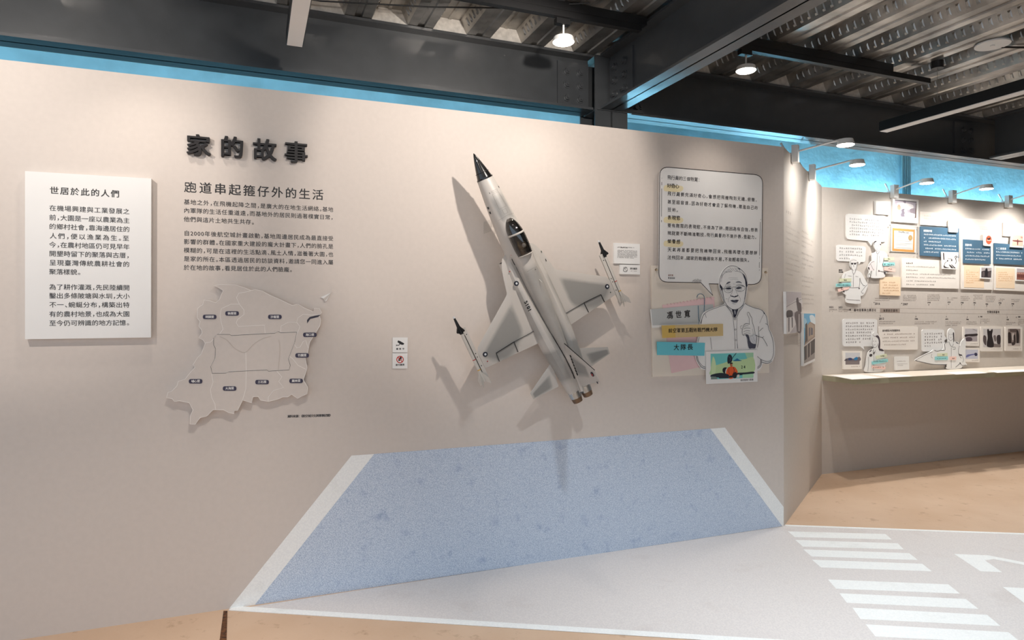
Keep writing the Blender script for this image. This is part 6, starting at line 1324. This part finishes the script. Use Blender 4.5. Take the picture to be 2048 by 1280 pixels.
# number and marks on the left shoulder, shoulder roundel
def decal_text(s, x0, y0, z, h, pitch, parent, name='tail_number'):
    v = []; f = []
    for k, ch in enumerate(s):
        vs, fs = glyph(ch); gx = (min(p[0] for p in vs) + max(p[0] for p in vs)) / 2; sc = h / RH; b = len(v)
        for dx in (-.0012, 0, .0012):
            b = len(v)
            for p in vs:
                X = (p[0] - gx) * sc * 1.15 - .18 * (p[1] - RC[1]) * sc; Yv = (p[1] - RC[1]) * sc; v.append((x0 + Yv, y0 - k * pitch - X + dx, z(x0 + Yv, y0 - k * pitch)))
            f += [tuple(i + b for i in q) for q in fs]
    return mesh(name, v, f, m_jdark, parent)
def zsh(y): 
    def g(x, yy=None):
        h = half_section(yy or y); ax = abs(x)
        for p, q in zip(h, h[1:]):
            if p[0] <= ax <= q[0] and p[1] > -.01: return p[1] + (q[1] - p[1]) * (ax - p[0]) / max(1e-6, q[0] - p[0]) + .0034
        return .03
    return g
decal_text('5101', -.085, .606, zsh(.58), .021, .0150, fus)
zz = zsh(.70)
MB().tube((-.088, .715, zz(-.088) - .006), (-.088, .715, zz(-.088) + .001), .0125, seg=22).build('roundel', m_ins, fus); MB().tube((-.088, .715, zz(-.088) - .006), (-.088, .715, zz(-.088) + .0014), .006, seg=18).build('roundel_centre', m_inw, fus)
for x, y in ((-.092, .785), (-.056, .86)): MB().sphere((x, y, half_section(y)[7][1] if y < .84 else .045), .0032, 8, 6).build('red_mark', m_red, fus)
for x, y in ((.020, .70), (.022, .675)): MB().tube((x, y, .085), (x, y, .0925), .0042, seg=14).build('ring_mark', m_rng, fus) if False else None
MB().tube((.012, .688, .088), (.012, .672, .110), .0016, .001, 6).build('antenna', m_jwhite, fus)
MB().box(.030, .032, .80, .82, .05, .09).build('vent', m_jdark, fus) if False else None
for x, y in ((-.026, 1.185), (.036, 1.195)): MB().sphere((x, y, .045 if x < 0 else .038), .0034, 8, 6, (.5, 2, .8)).build('nose_vent', m_jdark, fus)
for y in (1.115, 1.09): MB().box(-.0575, -.054, y, y + .012, .012, .022).build('nose_stencil', m_jdark, fus)
MB().sphere((.118, .80, .014), .003, 8, 6, (.6, 2.4, 1)).build('side_light', m_grn, wings[1]); MB().sphere((.122, .75, .014), .003, 8, 6, (.6, 2.6, 1)).build('side_slot', m_jdark, wings[1])
# intakes under the extensions and acrylic stand
for s in (-1, 1):
    MB().prism([(s * .062, .0), (s * .108, .0), (s * .108, -.045), (s * .090, -.058), (s * .062, -.058)], .60, .835).build('intake', m_jwhite, jet)
    MB().prism([(s * .066, -.004), (s * .104, -.004), (s * .104, -.043), (s * .088, -.054), (s * .066, -.054)], .8352, .836).build('intake_mouth', m_jdark, jet)
# clear bracket from the belly to the wall, written in the wall's own frame
ub, zb_ = MAIN.t.dot(JM @ Vector((0, 1.03, -.05))), (JM @ Vector((0, 1.03, -.05))).z
ob = MAIN.d - MAIN.n.dot(JM @ Vector((0, 1.03, -.05))) - 0.012
br = MB().box(-.045, .02, -ob, -ob + .004, -.03, .012).box(-.045, -.041, -ob + .004, 0, -.05, .012).box(.016, .02, -ob + .004, 0, -.05, .012)
o = br.build('acrylic_bracket', m_acryl, M=MAIN.M(ub, 0.0005, zb_)); tag(o, 'clear acrylic bracket holding the fighter model nose off the wall', 'bracket')
for x, z in ((-.030, -.008), (.005, -.012)): MB().tube((x, -ob - .002, z), (x, -ob + .008, z), .003, seg=10).build('bracket_screw', m_jdark, o)
